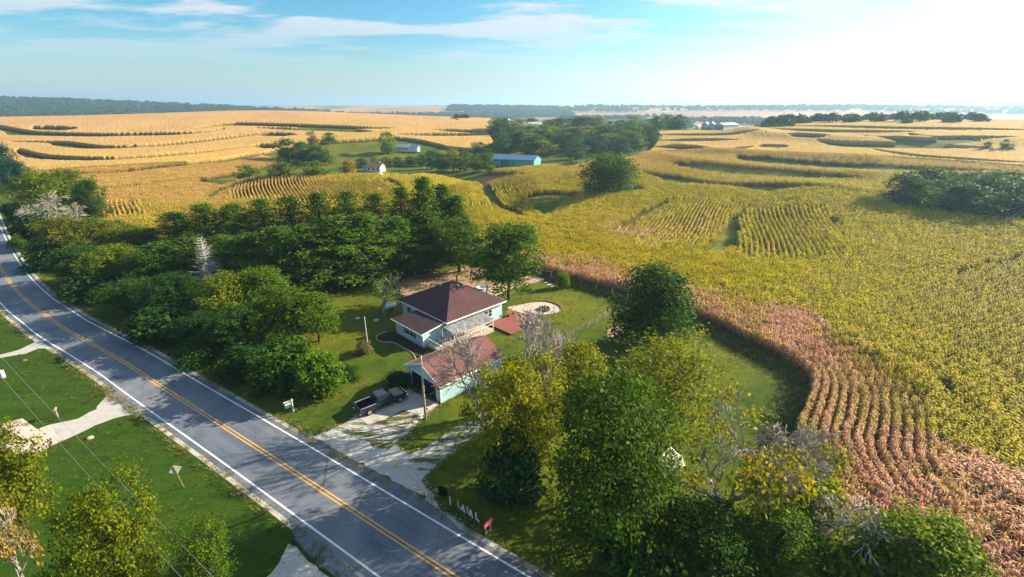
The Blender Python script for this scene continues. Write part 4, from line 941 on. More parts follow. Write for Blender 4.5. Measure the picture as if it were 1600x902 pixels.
# yard trees
tree('round', (1022, 545), 414, 60, DK, 'dark round maple standing alone on the lawn by the corn', var=1)
tree('maple', (795, 467), 350, 54, G1, 'tree with a bare trunk behind the house by the garden beds', var=2)
tree('maple', (716, 425), 344, 47, G1, 'spreading tree on the bare dirt left of the garden tree', var=1)
tree('half', (597, 493), 430, 31, G1, 'small thin half bare tree on the lawn beside the propane tank', var=1)
tree('bush', (880, 450), 425, 9, G2, 'slim young bush by the wire fence near the garden beds', 'bush')
tree('bush', (568, 552), 533, 13, (.16, .16, .10), 'grey green bush at the foot of the flagpole', 'bush')
tree('bush', (622, 603), 583, 20, (.02, .06, .02), 'dark bush between the steps and the garage', 'bush')
# windbreak of pines
back = [(662, 408, 286, 30, 's'), (712, 402, 312, 26, 's'), (690, 400, 296, 28, 's'), (628, 404, 300, 30, 'p'), (588, 402, 301, 34, 'p'), (545, 400, 299, 36, 'p'), (500, 402, 303, 36, 'p'), (455, 402, 309, 36, 'p'), (412, 400, 316, 34, 'p'), (368, 404, 318, 36, 'p'), (322, 404, 323, 36, 'p'), (276, 406, 334, 34, 'p'), (236, 408, 352, 26, 'p')]
front = [(668, 418, 330, 34, 'p'), (620, 428, 332, 34, 'p'), (572, 438, 338, 38, 'p'), (528, 446, 342, 40, 'p'), (482, 452, 346, 42, 'p'), (436, 450, 348, 40, 'p'), (392, 450, 352, 40, 'p'), (352, 452, 356, 38, 'p'), (300, 446, 362, 40, 'p'), (252, 448, 372, 36, 'p')]
ORD = ['first', 'second', 'third', 'fourth', 'fifth', 'sixth', 'seventh', 'eighth', 'ninth', 'tenth', 'eleventh', 'twelfth', 'thirteenth', 'fourteenth', 'fifteenth', 'sixteenth', 'seventeenth', 'eighteenth', 'nineteenth', 'twentieth']
for i, (x, y, ty, hw, k) in enumerate(back):
    hw *= 1.2 * TR.uniform(.85, 1.15); ty += TR.uniform(-8, 6)
    tree('spruce' if k == 's' else 'pine', (x, y), ty, hw, PN, f'tall dark {"spruce" if k == "s" else "pine"}, {ORD[i]} from the right in the back row of the windbreak', group='windbreak conifers')
for i, (x, y, ty, hw, k) in enumerate(front):
    hw *= 1.35 * TR.uniform(.85, 1.15); ty += TR.uniform(-6, 14)
    tree('pine', (x, y), ty, hw, (.066, .132, .010), f'dark green pine, {ORD[i]} from the right in the front row of the windbreak', group='windbreak conifers')
tree('deadspruce', (322, 466), 372, 27, TN, 'bleached white dead spruce among the green pines')
# mixed trees and shrubs between the road and the lawn
mix_l = [(62, 345, 268, 36, 'maple', YG, 'yellow green tree near the far road bend, tallest on the left'), (105, 338, 264, 34, 'maple', YG, 'bright tree right behind the grey shrubs by the far bend'), (140, 352, 280, 22, 'maple', G1, 'dark narrow tree at the corn edge right of the grey shrubs'),
    (85, 392, 312, 44, 'dead', TN, 'grey leafless thicket beside the far road bend'), (120, 388, 330, 34, 'dead', TN, 'pinkish bare thicket right of the far road bend'), (60, 400, 345, 36, 'shrub', DK, 'dark shrub at the road edge below the grey thicket'),
    (100, 430, 352, 46, 'maple', (.21, .20, .012), 'golden topped tree below the grey thicket'), (152, 425, 352, 46, 'maple', YG, 'yellow green tree left of the corn gap'), (205, 425, 362, 34, 'maple', YG, 'light green tree just under the corn gap'),
    (120, 465, 395, 48, 'maple', G1, 'green tree in the roadside row left of the pines'), (180, 470, 395, 52, 'maple', YG, 'lit green tree leaning out of the roadside row'), (235, 480, 405, 50, 'maple', G1, 'green tree directly left of the dead spruce'),
    (70, 440, 390, 34, 'shrub', DK, 'dark shrub on the bank inside the road bend'), (140, 490, 435, 44, 'shrub', DK, 'low dark shrub on the bank below the roadside row'), (205, 515, 450, 52, 'maple', G1, 'green roadside tree above the grassy bank'),
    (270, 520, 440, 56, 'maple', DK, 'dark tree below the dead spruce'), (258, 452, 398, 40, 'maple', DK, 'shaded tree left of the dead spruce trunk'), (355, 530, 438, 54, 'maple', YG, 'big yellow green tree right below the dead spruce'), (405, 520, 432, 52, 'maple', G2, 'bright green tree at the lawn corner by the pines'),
    (250, 560, 495, 50, 'shrub', DK, 'wide dark shrub nearest the road bank'), (320, 570, 500, 56, 'maple', DK, 'dark tree low on the bank above the road'), (385, 575, 490, 54, 'maple', G1, 'green tree between the bank and the lawn'), (450, 560, 462, 54, 'maple', G2, 'sunlit green tree on the left rim of the lawn'),
    (492, 560, 472, 40, 'maple', G2, 'green tree closest to the flagpole on the lawn rim'), (438, 632, 545, 52, 'shrub', G1, 'round green shrub above the hanging green sign'), (498, 648, 562, 42, 'shrub', G2, 'bright green shrub left of the pickup'), (540, 622, 585, 24, 'shrub', G1, 'small shrub between the bright shrub and the steps'),
    (380, 615, 555, 46, 'shrub', DK, 'dark shrub at the end of the roadside row'), (300, 600, 555, 30, 'shrub', DK, 'low dark shrub on the mown bank'), (20, 300, 250, 22, 'maple', BL, 'bluish tree beyond the far road at the left edge'), (-4, 292, 225, 26, 'maple', BL, 'tall bluish tree cut by the left edge of the picture'), (28, 412, 380, 14, 'shrub', G1, 'small shrub on the inner edge of the road bend'), (18, 345, 318, 12, 'shrub', DK, 'small dark shrub beside the far end of the road')]
for x, y, ty, hw, k, c, lb in mix_l:
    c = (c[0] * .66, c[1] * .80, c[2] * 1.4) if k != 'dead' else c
    if y > 385: y -= 18 + (y - 385) * .05; ty -= 11; hw *= .84
    tree(k, (x, y), ty, hw, c, lb, 'shrub' if k == 'shrub' else 'tree', 'dead_thicket' if k == 'dead' else None)
# bottom left
tree('maple', (-4, 850), 656, 48, (.13, .16, .008), 'yellow green tree cut by the left edge above the lawn', var=0)
tree('locust', (176, 985), 762, 72, (.115, .150, .008), 'big yellow green tree at the bottom left over the lawn')
tree('open', (322, 965), 812, 46, G1, 'thin leaved green tree right of the big bottom left tree', var=1)
tree('half', (8, 945), 798, 32, TN, 'brownish half bare tree at the bottom left edge', var=1)
# middle distance
tree('round', (958, 305), 239, 49, G1, 'big lone round tree in the middle of the corn', var=0)
for b, ty, hw, c, lb in [((892, 264), 248, 12, G1, 'small round tree left of the big lone tree'), ((390, 284), 258, 21, G2, 'round tree at the left end of the crest row'), ((441, 281), 253, 20, G2, 'second tree from the left on the crest row'), ((490, 280), 252, 22, G2, 'third tree from the left on the crest row'), ((545, 276), 250, 14, TN, 'brownish tree left of the white farmhouse'),
    ((448, 254), 216, 20, G1, 'left tree of the dense clump above the crest row'), ((472, 256), 221, 20, G1, 'middle tree of the dense clump above the crest row'), ((500, 258), 228, 20, G1, 'right tree of the dense clump above the crest row'), ((487, 230), 205, 9, TN, 'thin half bare tree above the dense clump'), ((515, 224), 207, 11, G1, 'round tree right of the thin tree on the hill'), ((605, 240), 206, 16, G2, 'tall tree on the hill lawn left of the ranch house'),
    ((565, 262), 247, 10, G1, 'first small tree of the row behind the white farmhouse'), ((585, 262), 246, 11, G2, 'second small tree of the row behind the white farmhouse'), ((603, 261), 245, 11, G2, 'third small tree of the row behind the white farmhouse'), ((622, 260), 245, 11, G1, 'fourth small tree of the row behind the white farmhouse'), ((641, 259), 244, 11, G1, 'fifth small tree of the row behind the white farmhouse'), ((658, 260), 241, 12, G1, 'last small tree of the row behind the white farmhouse'),
    ((672, 265), 235, 15, BL, 'bluish tree at the left of the grove below the ranch house'), ((690, 268), 240, 15, BL, 'dark blue green tree in the grove below the ranch house'), ((708, 268), 233, 16, YG, 'yellow green tree in the grove left of the teal barn'), ((727, 268), 236, 15, G1, 'green tree in the grove left of the teal barn'), ((745, 270), 240, 15, G2, 'light green tree close to the teal barn'), ((763, 268), 238, 12, G1, 'tree touching the left end of the teal barn'), ((748, 248), 222, 14, BL, 'dark tree behind the grove left of the teal barn'), ((768, 272), 258, 8, G2, 'little tree in front of the teal barn')]:
    tree('mid', b, ty, hw, c, lb)
def wood(poly, n, hgt, hw, cols, label, group, seed):
    rnd = random.Random(seed); k = 0; xs = [p[0] for p in poly]; ys = [p[1] for p in poly]; got = []
    while len(got) < n and k < 6000:
        k += 1; x, y = rnd.uniform(min(xs), max(xs)), rnd.uniform(min(ys), max(ys))
        if not inpoly(np.array([x]), np.array([y]), poly)[0] or any(abs(x - a) < hw * .62 and abs(y - b) < hw * .22 for a, b in got): continue
        got.append((x, y))
    got.sort(key=lambda q: q[1]); nr = 3 if n > 15 else (2 if n > 6 else 1); rows = [sorted(got[i * n // nr:(i + 1) * n // nr]) for i in range(nr)]
    spot = {}
    for ri, rw in enumerate(rows):
        for k, q in enumerate(rw): spot[q] = f', {ORD[k]} from the left' + (' in its ' + (['back', 'middle', 'front'] if nr == 3 else ['back', 'front'])[ri] + ' rank' if nr > 1 else '')
    for x, y in got:
        p = hit(x, y); h = hgt * rnd.uniform(.8, 1.2); ty = prj((p.x, p.y, p.z + h))[1]
        tree('mid', (x, y), ty, hw * rnd.uniform(.8, 1.25), rnd.choice(cols), label + spot[(x, y)], group=group)
wood([(775, 245), (790, 222), (772, 212), (800, 205), (850, 196), (910, 190), (960, 194), (1012, 205), (1022, 226), (975, 243), (925, 252), (890, 250), (850, 250), (830, 240)], 46, 11, 19, [G1, G1, BL, G2, YG, DK], 'tree in the wood behind the teal barn', 'wood behind the teal barn', 1)
wood([(1392, 328), (1420, 300), (1470, 292), (1540, 292), (1640, 300), (1660, 345), (1600, 350), (1500, 342)], 20, 9, 30, [DK, BL, G1, BL], 'dark tree of the hollow wood at right', 'wood in the right hollow', 2)
wood([(985, 200), (1000, 193), (1080, 196), (1090, 206), (1040, 208), (1010, 208)], 11, 12, 12, [BL, DK, G1], 'dark tree left of the grain bins', 'trees by the grain bins', 3)
wood([(1480, 239), (1596, 238), (1598, 240), (1560, 241)], 3, 6, 7, [BL], 'small tree on the far strips', 'far strip trees', 4)

# ------------------------------------------------------------------ far woods (too far off to count): one mass each
t = NT('far_foliage'); a = t.attr('tint', 'INSTANCER').outputs['Fac']
col = t.mix(a, (.016, .050, .030), (.050, .085, .024)); col = t.mix(t.attr('tone').outputs['Fac'], t.mix(1.0, col, (.6, .7, .7, 1), 'MULTIPLY'), t.mix(1.0, col, (1.5, 1.35, 1, 1), 'MULTIPLY'))  # blue of the distance haze partly put into these leaf greens
m_farleaf = t.done(col, .7, None, .15, transl=.15)
def far_crown(seed):
    rng = np.random.default_rng(seed); n = 46; d = rng.normal(0, 1, (n, 3)); d /= np.linalg.norm(d, axis=1)[:, None]; d[:, 2] = np.abs(d[:, 2]) * 1.25 - .25
    c = d * np.array([5.2, 5.2, 5.0]) * rng.uniform(.6, 1, (n, 1)) + np.array([0, 0, 6.2]); me = mesh_leaves('far_tree', [leaf_cloud(rng, c, np.full(n, 1.5), d, 7, 1.25)], m_farleaf)
    return bpy.data.objects.new('far_tree', me)
far_protos_t = [far_crown(90 + i) for i in range(5)]
def far_wood(name, polys, spacing, scale, label, seed, px=False, thin=.2):
    rng = np.random.default_rng(seed); pts = []
    for w in polys:
        if px: w = W(w)
        xs = [p[0] for p in w]; ys = [p[1] for p in w]; n = int((max(xs) - min(xs)) * (max(ys) - min(ys)) / spacing ** 2)
        x = rng.uniform(min(xs), max(xs), n); y = rng.uniform(min(ys), max(ys), n); ok = inpoly(x, y, w); pts.append(np.stack([x[ok], y[ok]], -1))
    P = np.vstack(pts); keep = vnoise(P[:, 0], P[:, 1], 140, seed) > thin; P = P[keep]; n = len(P)
    scatter(name, np.stack([P[:, 0], P[:, 1], ter(P[:, 0], P[:, 1]) - .8], -1), rng.uniform(0, 6.28, n), rng.uniform(.7, 1.35, n) * scale, rng.integers(0, 5, n), far_protos_t, {'tint': rng.random(n)}, label, 'wood')
    print(name, n)
far_wood('ridge_wood', [[(-3300, 1500), (-1700, 1330), (-900, 1250), (-560, 1500), (-700, 2000), (-2300, 2150), (-3300, 2200)]], 15, 1.3, 'blue hazy wood on the ridge at the far left', 1, thin=.16)
far_wood('middle_wood', [[(-860, 1250), (-620, 1230), (-330, 1500), (-100, 1750), (250, 2000), (250, 2250), (-260, 2150), (-700, 1850), (-1000, 1550)], [(-300, 2300), (200, 2200), (300, 2500), (-300, 2600)]], 14, 1.2, 'hazy wood across the middle of the horizon', 2, thin=.2)
far_wood('right_wood', [[(1180, 196), (1250, 191), (1400, 190), (1500, 191), (1535, 196), (1500, 199), (1300, 199), (1200, 199)]], 12, .62, 'dark hazy wood behind the strips on the right', 3, True)
far_wood('valley_wood', [[(420, 1000), (560, 1000), (700, 1150), (620, 1350), (430, 1300)], [(150, 1500), (420, 1450), (500, 1650), (150, 1700)]], 16, 1.1, 'bluish wood in the valley behind the metal shed', 5, thin=.3)
far_wood('horizon_wood', [[(200, 2300), (1300, 2000), (2600, 1800), (3300, 2300), (2400, 2700), (1200, 2600), (400, 2700)]], 25, 1.25, 'pale hazy trees along the right horizon', 4, thin=.40)
for i, (pp, lb) in enumerate([([(700, 190), (712, 187), (725, 187), (730, 191), (712, 192)], 'small bluish copse left of the two on the far fields'), ([(750, 186), (760, 184), (772, 185), (772, 188), (755, 188)], 'small bluish copse right of the two on the far fields')]):
    far_wood('copse', [pp], 12, .42, lb, 7 + i, True, 0)
def field(name, poly, col, col2, dz=.5):
    xs = [p[0] for p in poly]; ys = [p[1] for p in poly]; n = 46
    X, Y = np.meshgrid(np.linspace(min(xs), max(xs), n), np.linspace(min(ys), max(ys), n)); Z = ter(X, Y) + dz; i = np.arange(n * n).reshape(n, n)
    f = np.stack([i[:-1, :-1], i[:-1, 1:], i[1:, 1:], i[1:, :-1]], -1).reshape(-1, 4); c = np.stack([X, Y], -1).reshape(-1, 2)[f].mean(1); f = f[inpoly(c[:, 0], c[:, 1], poly)]
    tag(link(bpy.data.objects.new(name, npmesh(name, np.stack([X, Y, Z], -1).reshape(-1, 3), f, M(name + '_cover', col, col2, .01, .95)))), kind='structure')
field('green_field', [(-1700, 830), (-1150, 800), (-700, 930), (-640, 1080), (-1000, 1180), (-1700, 1260)], (.030, .120, .030), (.040, .10, .024))
field('brown_field', [(-560, 1010), (-150, 950), (20, 1150), (-60, 1500), (-330, 1480), (-520, 1180)], (.30, .17, .13), (.26, .15, .13))
field('pink_field', [(60, 900), (420, 820), (600, 1000), (430, 1280), (120, 1250)], (.40, .22, .17), (.34, .19, .15))

# ------------------------------------------------------------------ pickup truck
trk = empty('pickup_truck', (-15.75, 49.4, .03), 'dark blue crew cab pickup parked on the gravel before the garage', 'truck', R(41))
t = NT('dark_blue_paint'); m_truck = t.done((.010, .014, .032), .22, None, .6); m_chrome = M('chrome', (.65, .66, .68), None, 4, .2, 0, .5, .9); m_tyre = M('tyre_rubber', (.012, .012, .012), None, 6, .85); m_bedin = M('bed_liner', (.008, .008, .01), None, 5, .8); m_rim = M('alloy_rim', (.55, .56, .58), None, 5, .3, 0, .5, .8)
body = MB()
def sect(x, w, z0, z1): return [(x, -w, z0), (x, w, z0), (x, w, z1), (x, -w, z1)]
def loft(mb, S):
    b = len(mb.v)
    for q in S: mb.v += q
    for i in range(len(S) - 1):
        for k in range(4): mb.f.append((b + i * 4 + k, b + i * 4 + (k + 1) % 4, b + (i + 1) * 4 + (k + 1) % 4, b + (i + 1) * 4 + k))
    mb.f.append(tuple(b + k for k in reversed(range(4)))); e_ = b + (len(S) - 1) * 4; mb.f.append(tuple(e_ + k for k in range(4)))
# lower body: front half with bonnet, rear half as bed with raised sides
loft(body, [sect(-1.05, .97, .46, 1.12), sect(.9, .98, .46, 1.13), sect(1.5, .97, .48, 1.16), sect(2.55, .94, .50, 1.10), sect(2.88, .88, .52, 1.00), sect(2.98, .82, .56, .92)])
bo = body.build('body', m_truck, trk)
bv = bo.modifiers.new('soft', 'BEVEL'); bv.width = .06; bv.segments = 2
bed = MB(); bed.box(-3.02, -1.06, -.96, -.84, .50, 1.16); bed.box(-3.02, -1.06, .84, .96, .50, 1.16); bed.box(-3.02, -1.06, -.839, .839, .50, .66); bed.box(-1.14, -1.06, -.839, .839, .661, 1.15)
bd = bed.build('bed', m_truck, trk); MB().box(-2.94, -1.15, -.835, .835, .664, .68).build('bed_floor', m_bedin, bd)
tg = MB().box(-3.08, -3.025, -.93, .93, .56, 1.15).build('tailgate', m_truck, trk); MB().box(-3.10, -3.082, -.12, .12, .92, 1.0).build('handle', m_chrome, tg)
cab = MB()
cab.hexa([(-1.06, -.92, 1.125), (1.28, -.92, 1.135), (1.28, .92, 1.135), (-1.06, .92, 1.125), (-.86, -.76, 1.84), (.55, -.76, 1.84), (.55, .76, 1.84), (-.86, .76, 1.84)])
cb = cab.build('cab', m_truck, trk); b2 = cb.modifiers.new('soft', 'BEVEL'); b2.width = .07; b2.segments = 2
def lerp3(a, b, t_): return tuple(a[i] + (b[i] - a[i]) * t_ for i in range(3))
def pane(p, q, r_, s_, par, off, nm='window'):
    n = (Vector(q) - Vector(p)).cross(Vector(s_) - Vector(p)).normalized() * off
    c_ = sum((Vector(v) for v in (p, q, r_, s_)), Vector()) / 4
    P4 = [Vector(v).lerp(c_, .07) for v in (p, q, r_, s_)]
    MB().hexa([tuple(v - n * .5) for v in P4] + [tuple(v + n) for v in P4]).build(nm, m_glass, par)
for s in (-1, 1):
    yb, yt = s * .92, s * .76; o = .014
    def side(f0, f1, z0, z1):
        P0 = lambda f, z: lerp3(lerp3((-1.06, yb, 1.13), (1.28, yb, 1.13), f), lerp3((-.86, yt, 1.84), (.55, yt, 1.84), f), z)
        q = [P0(f0, z0), P0(f1, z0), P0(f1, z1), P0(f0, z1)]
        pane(*(q if s < 0 else q[::-1]), cb, o, 'side_window')
    side(.06, .44, .16, .88); side(.48, .93, .16, .88)
pane((1.28, -.86, 1.16), (1.28, .86, 1.16), (.55, .72, 1.82), (.55, -.72, 1.82), cb, .014, 'windscreen')
pane((-1.06, .84, 1.18), (-1.06, -.84, 1.18), (-.86, -.7, 1.80), (-.86, .7, 1.80), cb, .014, 'rear_window')
for s in (-1, 1):
    for a_, b_ in ((-1.0, .08), (.10, 1.18)):
        dr = MB().box(a_, b_, min(s * .975, s * .992), max(s * .975, s * .992), .56, 1.08).build('door', m_truck, trk); MB().box(a_ + .08, a_ + .28, min(s * .993, s * 1.01), max(s * .993, s * 1.01), .93, .98).build('handle', m_chrome, dr)
    MB().box(.95, 1.15, min(s * 1.0, s * 1.2), max(s * 1.0, s * 1.2), 1.12, 1.34).build('mirror', m_dark, trk)
    MB().box(2.86, 3.0, min(s * .52, s * .84), max(s * .52, s * .84), .80, .96).build('headlight', m_chrome, trk)
    MB().box(-3.09, -3.0, min(s * .85, s * .965), max(s * .85, s * .965), .72, 1.08).build('tail_light', M('red_lens', (.35, .02, .02), None, 3, .3), trk)
    MB().box(-3.0, -1.07, min(s * .86, s * .98), max(s * .86, s * .98), 1.162, 1.20).build('bed_rail', m_chrome, trk)
    for x in (-2.05, 1.95):
        w_ = MB(); w_.v = []; prof = [(.22, -.12), (.38, -.13), (.40, -.08), (.40, .08), (.38, .13), (.22, .12)]
        n_ = 20
        for (r_, d_) in prof:
            for k in range(n_): w_.v.append((x + r_ * math.cos(2 * PI * k / n_), s * .88 + d_, .40 + r_ * math.sin(2 * PI * k / n_)))
        for i in range(len(prof)):
            for k in range(n_): j = (i + 1) % len(prof); w_.f.append((i * n_ + k, i * n_ + (k + 1) % n_, j * n_ + (k + 1) % n_, j * n_ + k))
        wh = w_.build('wheel', m_tyre, trk, smooth=True)
        rm = MB(); rm.tube([(x, s * .88, .40), (x, s * 1.015, .40)], .225, 16); rm.build('rim', m_rim, wh)
        arch = MB()
        for k in range(8):
            a_, b_ = PI * k / 8, PI * (k + 1) / 8
            P4 = [(x + rr * math.cos(q), .42 + rr * math.sin(q)) for rr, q in ((.43, a_), (.50, a_), (.50, b_), (.43, b_))]
            arch.hexa([(p[0], min(s * .96, s * 1.0), p[1]) for p in P4] + [(p[0], max(s * .96, s * 1.0), p[1]) for p in P4])
        arch.build('wheel_arch', m_dark, trk)
MB().box(-3.22, -3.09, -.92, .92, .46, .62).build('bumper', m_chrome, trk); MB().box(2.96, 3.12, -.92, .92, .44, .64).build('bumper', m_chrome, trk)
MB().box(2.965, 3.02, -.5, .5, .66, .92).build('grille', m_chrome, trk)

# ------------------------------------------------------------------ poles, wires, signs
pp = at(665, 655); up = empty('utility_pole', pp, 'slim weathered utility pole between garage and gravel drive', 'pole')
MB().tube([(0, 0, -.3), (0, 0, 4), (0, 0, 8.3)], [.14, .125, .10], 10).build('pole', m_palewood, up, smooth=True)
MB().tube([(.0, 0, 7.7), (.35, -.1, 7.9), (.9, -.25, 7.95)], .035).build('lamp_arm', m_metal, up); MB().lathe([(.05, 7.9), (.16, 7.82), (.16, 7.72), (.05, 7.70)], 10, (.9, -.25)).build('lamp_head', m_metal, up)
fp = at(576, 551); fl = empty('flagpole', fp, 'thin white bare pole rising from a bush on the lawn', 'pole')
MB().tube([(0, 0, 0), (0, 0, 5.6)], [.07, .05], 8).build('pole', m_white, fl); MB().lathe([(.02, 5.6), (.08, 5.66), (.02, 5.74)], 8).build('finial', m_white, fl)
def wire(name, a, b, sag, label):
    a, b = Vector(a), Vector(b); pts = [a.lerp(b, i / 16) - Vector((0, 0, sag * 4 * (i / 16) * (1 - i / 16))) for i in range(17)]
    tag(MB().tube(pts, .010, 4).build(name, m_metal), label, 'cable', 'roadside power cables')
wa, wb_ = at(-60, 490, 8.6), at(480, 1050, 8.6)
wire('power_cable', wa, wb_, .7, 'upper right of two thin power cables over the near lawn')
wire('power_cable', wa + Vector((-.75, -.75, 0)), wb_ + Vector((-.75, -.75, 0)), .85, 'lower left of two thin power cables over the near lawn')
for p, lb in ((wa, 'wooden power pole beyond the left edge of the lawn'), (wb_, 'wooden power pole below the near lawn')):
    e = empty('power_pole', (p.x - .4, p.y - .4, 0), lb, 'pole', R(-45), 'roadside power poles'); MB().tube([(0, 0, -.3), (0, 0, 9.2)], [.16, .12], 8).build('pole', m_wood, e); MB().box(-.07, .07, -1.1, 1.1, 8.42, 8.56).build('crossarm', m_wood, e)
# warning sign seen from behind
q = at(288, 762); e = empty('diamond_sign', q, 'diamond road sign on a leaning post seen from behind', 'sign', R(38)); e.rotation_euler = (R(-4), R(-7), R(38))
sg = MB().prism([(0, -.53), (.53, 0), (0, .53), (-.53, 0)], -.012, .012); sg.v = [(x, y + .05, z + 2.15) for x, y, z in sg.v]; sg.build('sign_plate', M('sign_back', (.46, .50, .44), (.36, .40, .34), 3, .5, 0, .5, .3), e)
MB().box(-.035, .035, -.03, .03, 0, 2.55).build('post', m_wood, e)
# hanging sign by the road
q = at(459, 643); e = empty('yard_sign', q, 'white post with a hanging green and white sign by the road', 'sign', R(40))
MB().box(-.06, .06, -.06, .06, 0, 1.75).build('post', m_white, e); MB().box(-.95, .15, -.04, .04, 1.5, 1.6).build('arm', m_white, e)
pb = MB().box(-.86, -.12, -.02, .02, .72, 1.4).build('sign_board', M('green_sign', (.03, .22, .15), None, 3, .5), e); MB().box(-.82, -.16, -.026, -.021, 1.12, 1.36).build('white_panel', m_white, pb)
for x in (-.8, -.2): MB().tube([(x, 0, 1.4), (x, 0, 1.5)], .012, 4).build('hook', m_metal, e)
# mailbox posts on the near lawn
q = at(91, 652); e = empty('mailbox', q, 'pale mailbox on a slim post beside the near drive', 'mailbox', R(30))
MB().box(-.05, .05, -.05, .05, 0, 1.0).build('post', m_palewood, e); MB().prism([(-.1, 1.0), (.1, 1.0), (.1, 1.14), (.06, 1.22), (-.06, 1.22), (-.1, 1.14)], -.32, .32).build('box', m_metal, e)
q = at(5, 590); e = empty('utility_box', q, 'small white utility pedestal at the left edge of the lawn', 'pedestal'); MB().box(-.2, .2, -.2, .2, 0, .95).build('cabinet', m_white, e); MB().box(-.23, .23, -.23, .23, .952, 1.02).build('lid', m_white, e)
q = at(115, 473); e = empty('marker_post', q, 'small white marker on the bank inside the road bend', 'marker'); MB().box(-.3, .3, -.04, .04, .3, .6).build('plate', m_white, e); MB().box(-.03, .03, -.1, -.045, 0, .55).build('stake', m_metal, e)
q = at(141, 685); tag(MB().lathe([(.05, 0), (.34, .02), (.30, .14), (.12, .22)], 9).build('lawn_rock', m_palewood, None, q), 'pale rock on the lawn just below the near drive', 'rock')
q = at(38, 564); tag(MB().lathe([(.05, 0), (.36, .02), (.30, .12), (.12, .2)], 9).build('lawn_rock', m_stone, None, q), 'dark flat rock on the upper left lawn', 'rock')
# yard letters and sign by the shoulder
def stake_board(pts, px, col, label, rz=R(-44)):
    q = at(*px); e = empty('yard_board', q, label, 'sign', rz, 'painted boards staked by the shoulder')
    b = MB().prism(pts, -.015, .015); b.v = [(x, y, z + .25) for x, y, z in b.v]; b.build('board', M('board_paint', col, None, 4, .6), e); MB().box(-.02, .02, .016, .04, 0, .5).build('stake', m_wood, e)
Tall = [(-.09, 0), (.09, 0), (.09, .9), (-.09, .9)]; Lsh = [(-.25, 0), (.25, 0), (.25, .18), (-.07, .18), (-.07, .8), (-.25, .8)]; Ash = [(-.28, 0), (-.12, 0), (0, .35), (.12, 0), (.28, 0), (.08, .8), (-.08, .8)]; Ssh = [(-.2, 0), (.2, 0), (.2, .42), (-.02, .5), (.2, .62), (.2, .8), (-.2, .8), (-.2, .4), (.02, .3), (-.2, .18)]
for pts, px, col, lb in ((Tall, (704, 792), (.66, .62, .50), 'tall narrow cream board, first from the left in the row of yard boards'), (Lsh, (718, 797), (.36, .48, .16), 'light green board in the row of yard boards'), (Ash, (724, 803), (.66, .68, .62), 'white forked board right of the green yard board'), (Ssh, (731, 806), (.50, .24, .20), 'reddish board in the middle of the row of yard boards'), (Ash, (736, 811), (.68, .66, .62), 'white board between the reddish and pale blue yard boards'), (Lsh, (746, 817), (.52, .66, .66), 'pale blue board right of a gap in the row'), (Tall, (754, 822), (.03, .04, .03), 'dark narrow board beside the pink sign')):
    stake_board(pts, px, col, lb)
q = at(763, 833); e = empty('pink_sign', q, 'pink sign on two short wooden posts by the gravel shoulder', 'sign', R(50))
for s in (-.28, .28): MB().box(s - .035, s + .035, -.03, .03, 0, 1.35).build('post', m_palewood, e)
pl = MB().prism([(-.5, .85), (.42, .85), (.55, 1.12), (.42, 1.4), (-.5, 1.4)], -.05, -.032).build('sign_board', M('pink_paint', (.70, .09, .16), (.6, .12, .18), 4, .5), e); MB().box(-.3, .3, -.056, -.051, 1.0, 1.1).build('panel', M('pale_pink', (.75, .4, .42), None, 4, .5), pl); MB().box(-.245, .245, -.03, .03, .18, .26).build('rail', m_palewood, e)
q = at(692, 776); e = empty('black_board', q, 'black six sided board standing on the dark lawn by the road', 'sign', R(-18))
b = MB().prism([(-.42, .1), (.25, 0), (.48, .3), (.48, 1.05), (-.15, 1.25), (-.48, 1.05)], -.02, .02); b.build('board', M('matt_black', (.004, .004, .005), None, 3, .9), e); MB().box(-.03, .03, .021, .06, 0, .9).build('stake', m_wood, e)

# ------------------------------------------------------------------ yard things
q = at(610, 484); e = empty('propane_tank', q, 'white propane tank lying behind the house corner', 'tank', R(40))
MB().tube([(-1.3, 0, .75), (-1.15, 0, .75), (-.95, 0, .75), (.95, 0, .75), (1.15, 0, .75), (1.3, 0, .75)], [.12, .38, .5, .5, .38, .12], 14).build('barrel', m_white, e, smooth=True)
MB().lathe([(.18, 1.2), (.18, 1.38), (.1, 1.45)], 10).build('dome', m_white, e)
for s in (-.8, .8): MB().box(s - .1, s + .1, -.35, .35, 0, .35).build('leg', m_concrete, e)
for px, lb in (((559, 498), 'left of two pale septic lids on the lawn'), ((588, 501), 'right of two pale septic lids on the lawn')):
    q = at(*px); tag(MB().lathe([(.42, 0), (.42, .1), (.36, .16), (.05, .2)], 14).build('septic_lid', M('lid_grey', (.45, .52, .48), None, 4, .7), None, q), lb, 'lid', 'septic lids')
q = at(752, 451); tag(MB().lathe([(.95, 0), (1.0, .28), (.92, .28), (.88, .12), (.02, .11)], 20).build('paddling_pool', M('pale_blue_plastic', (.38, .62, .70), None, 3, .5), None, q), 'small round pale blue pool behind the house', 'pool')
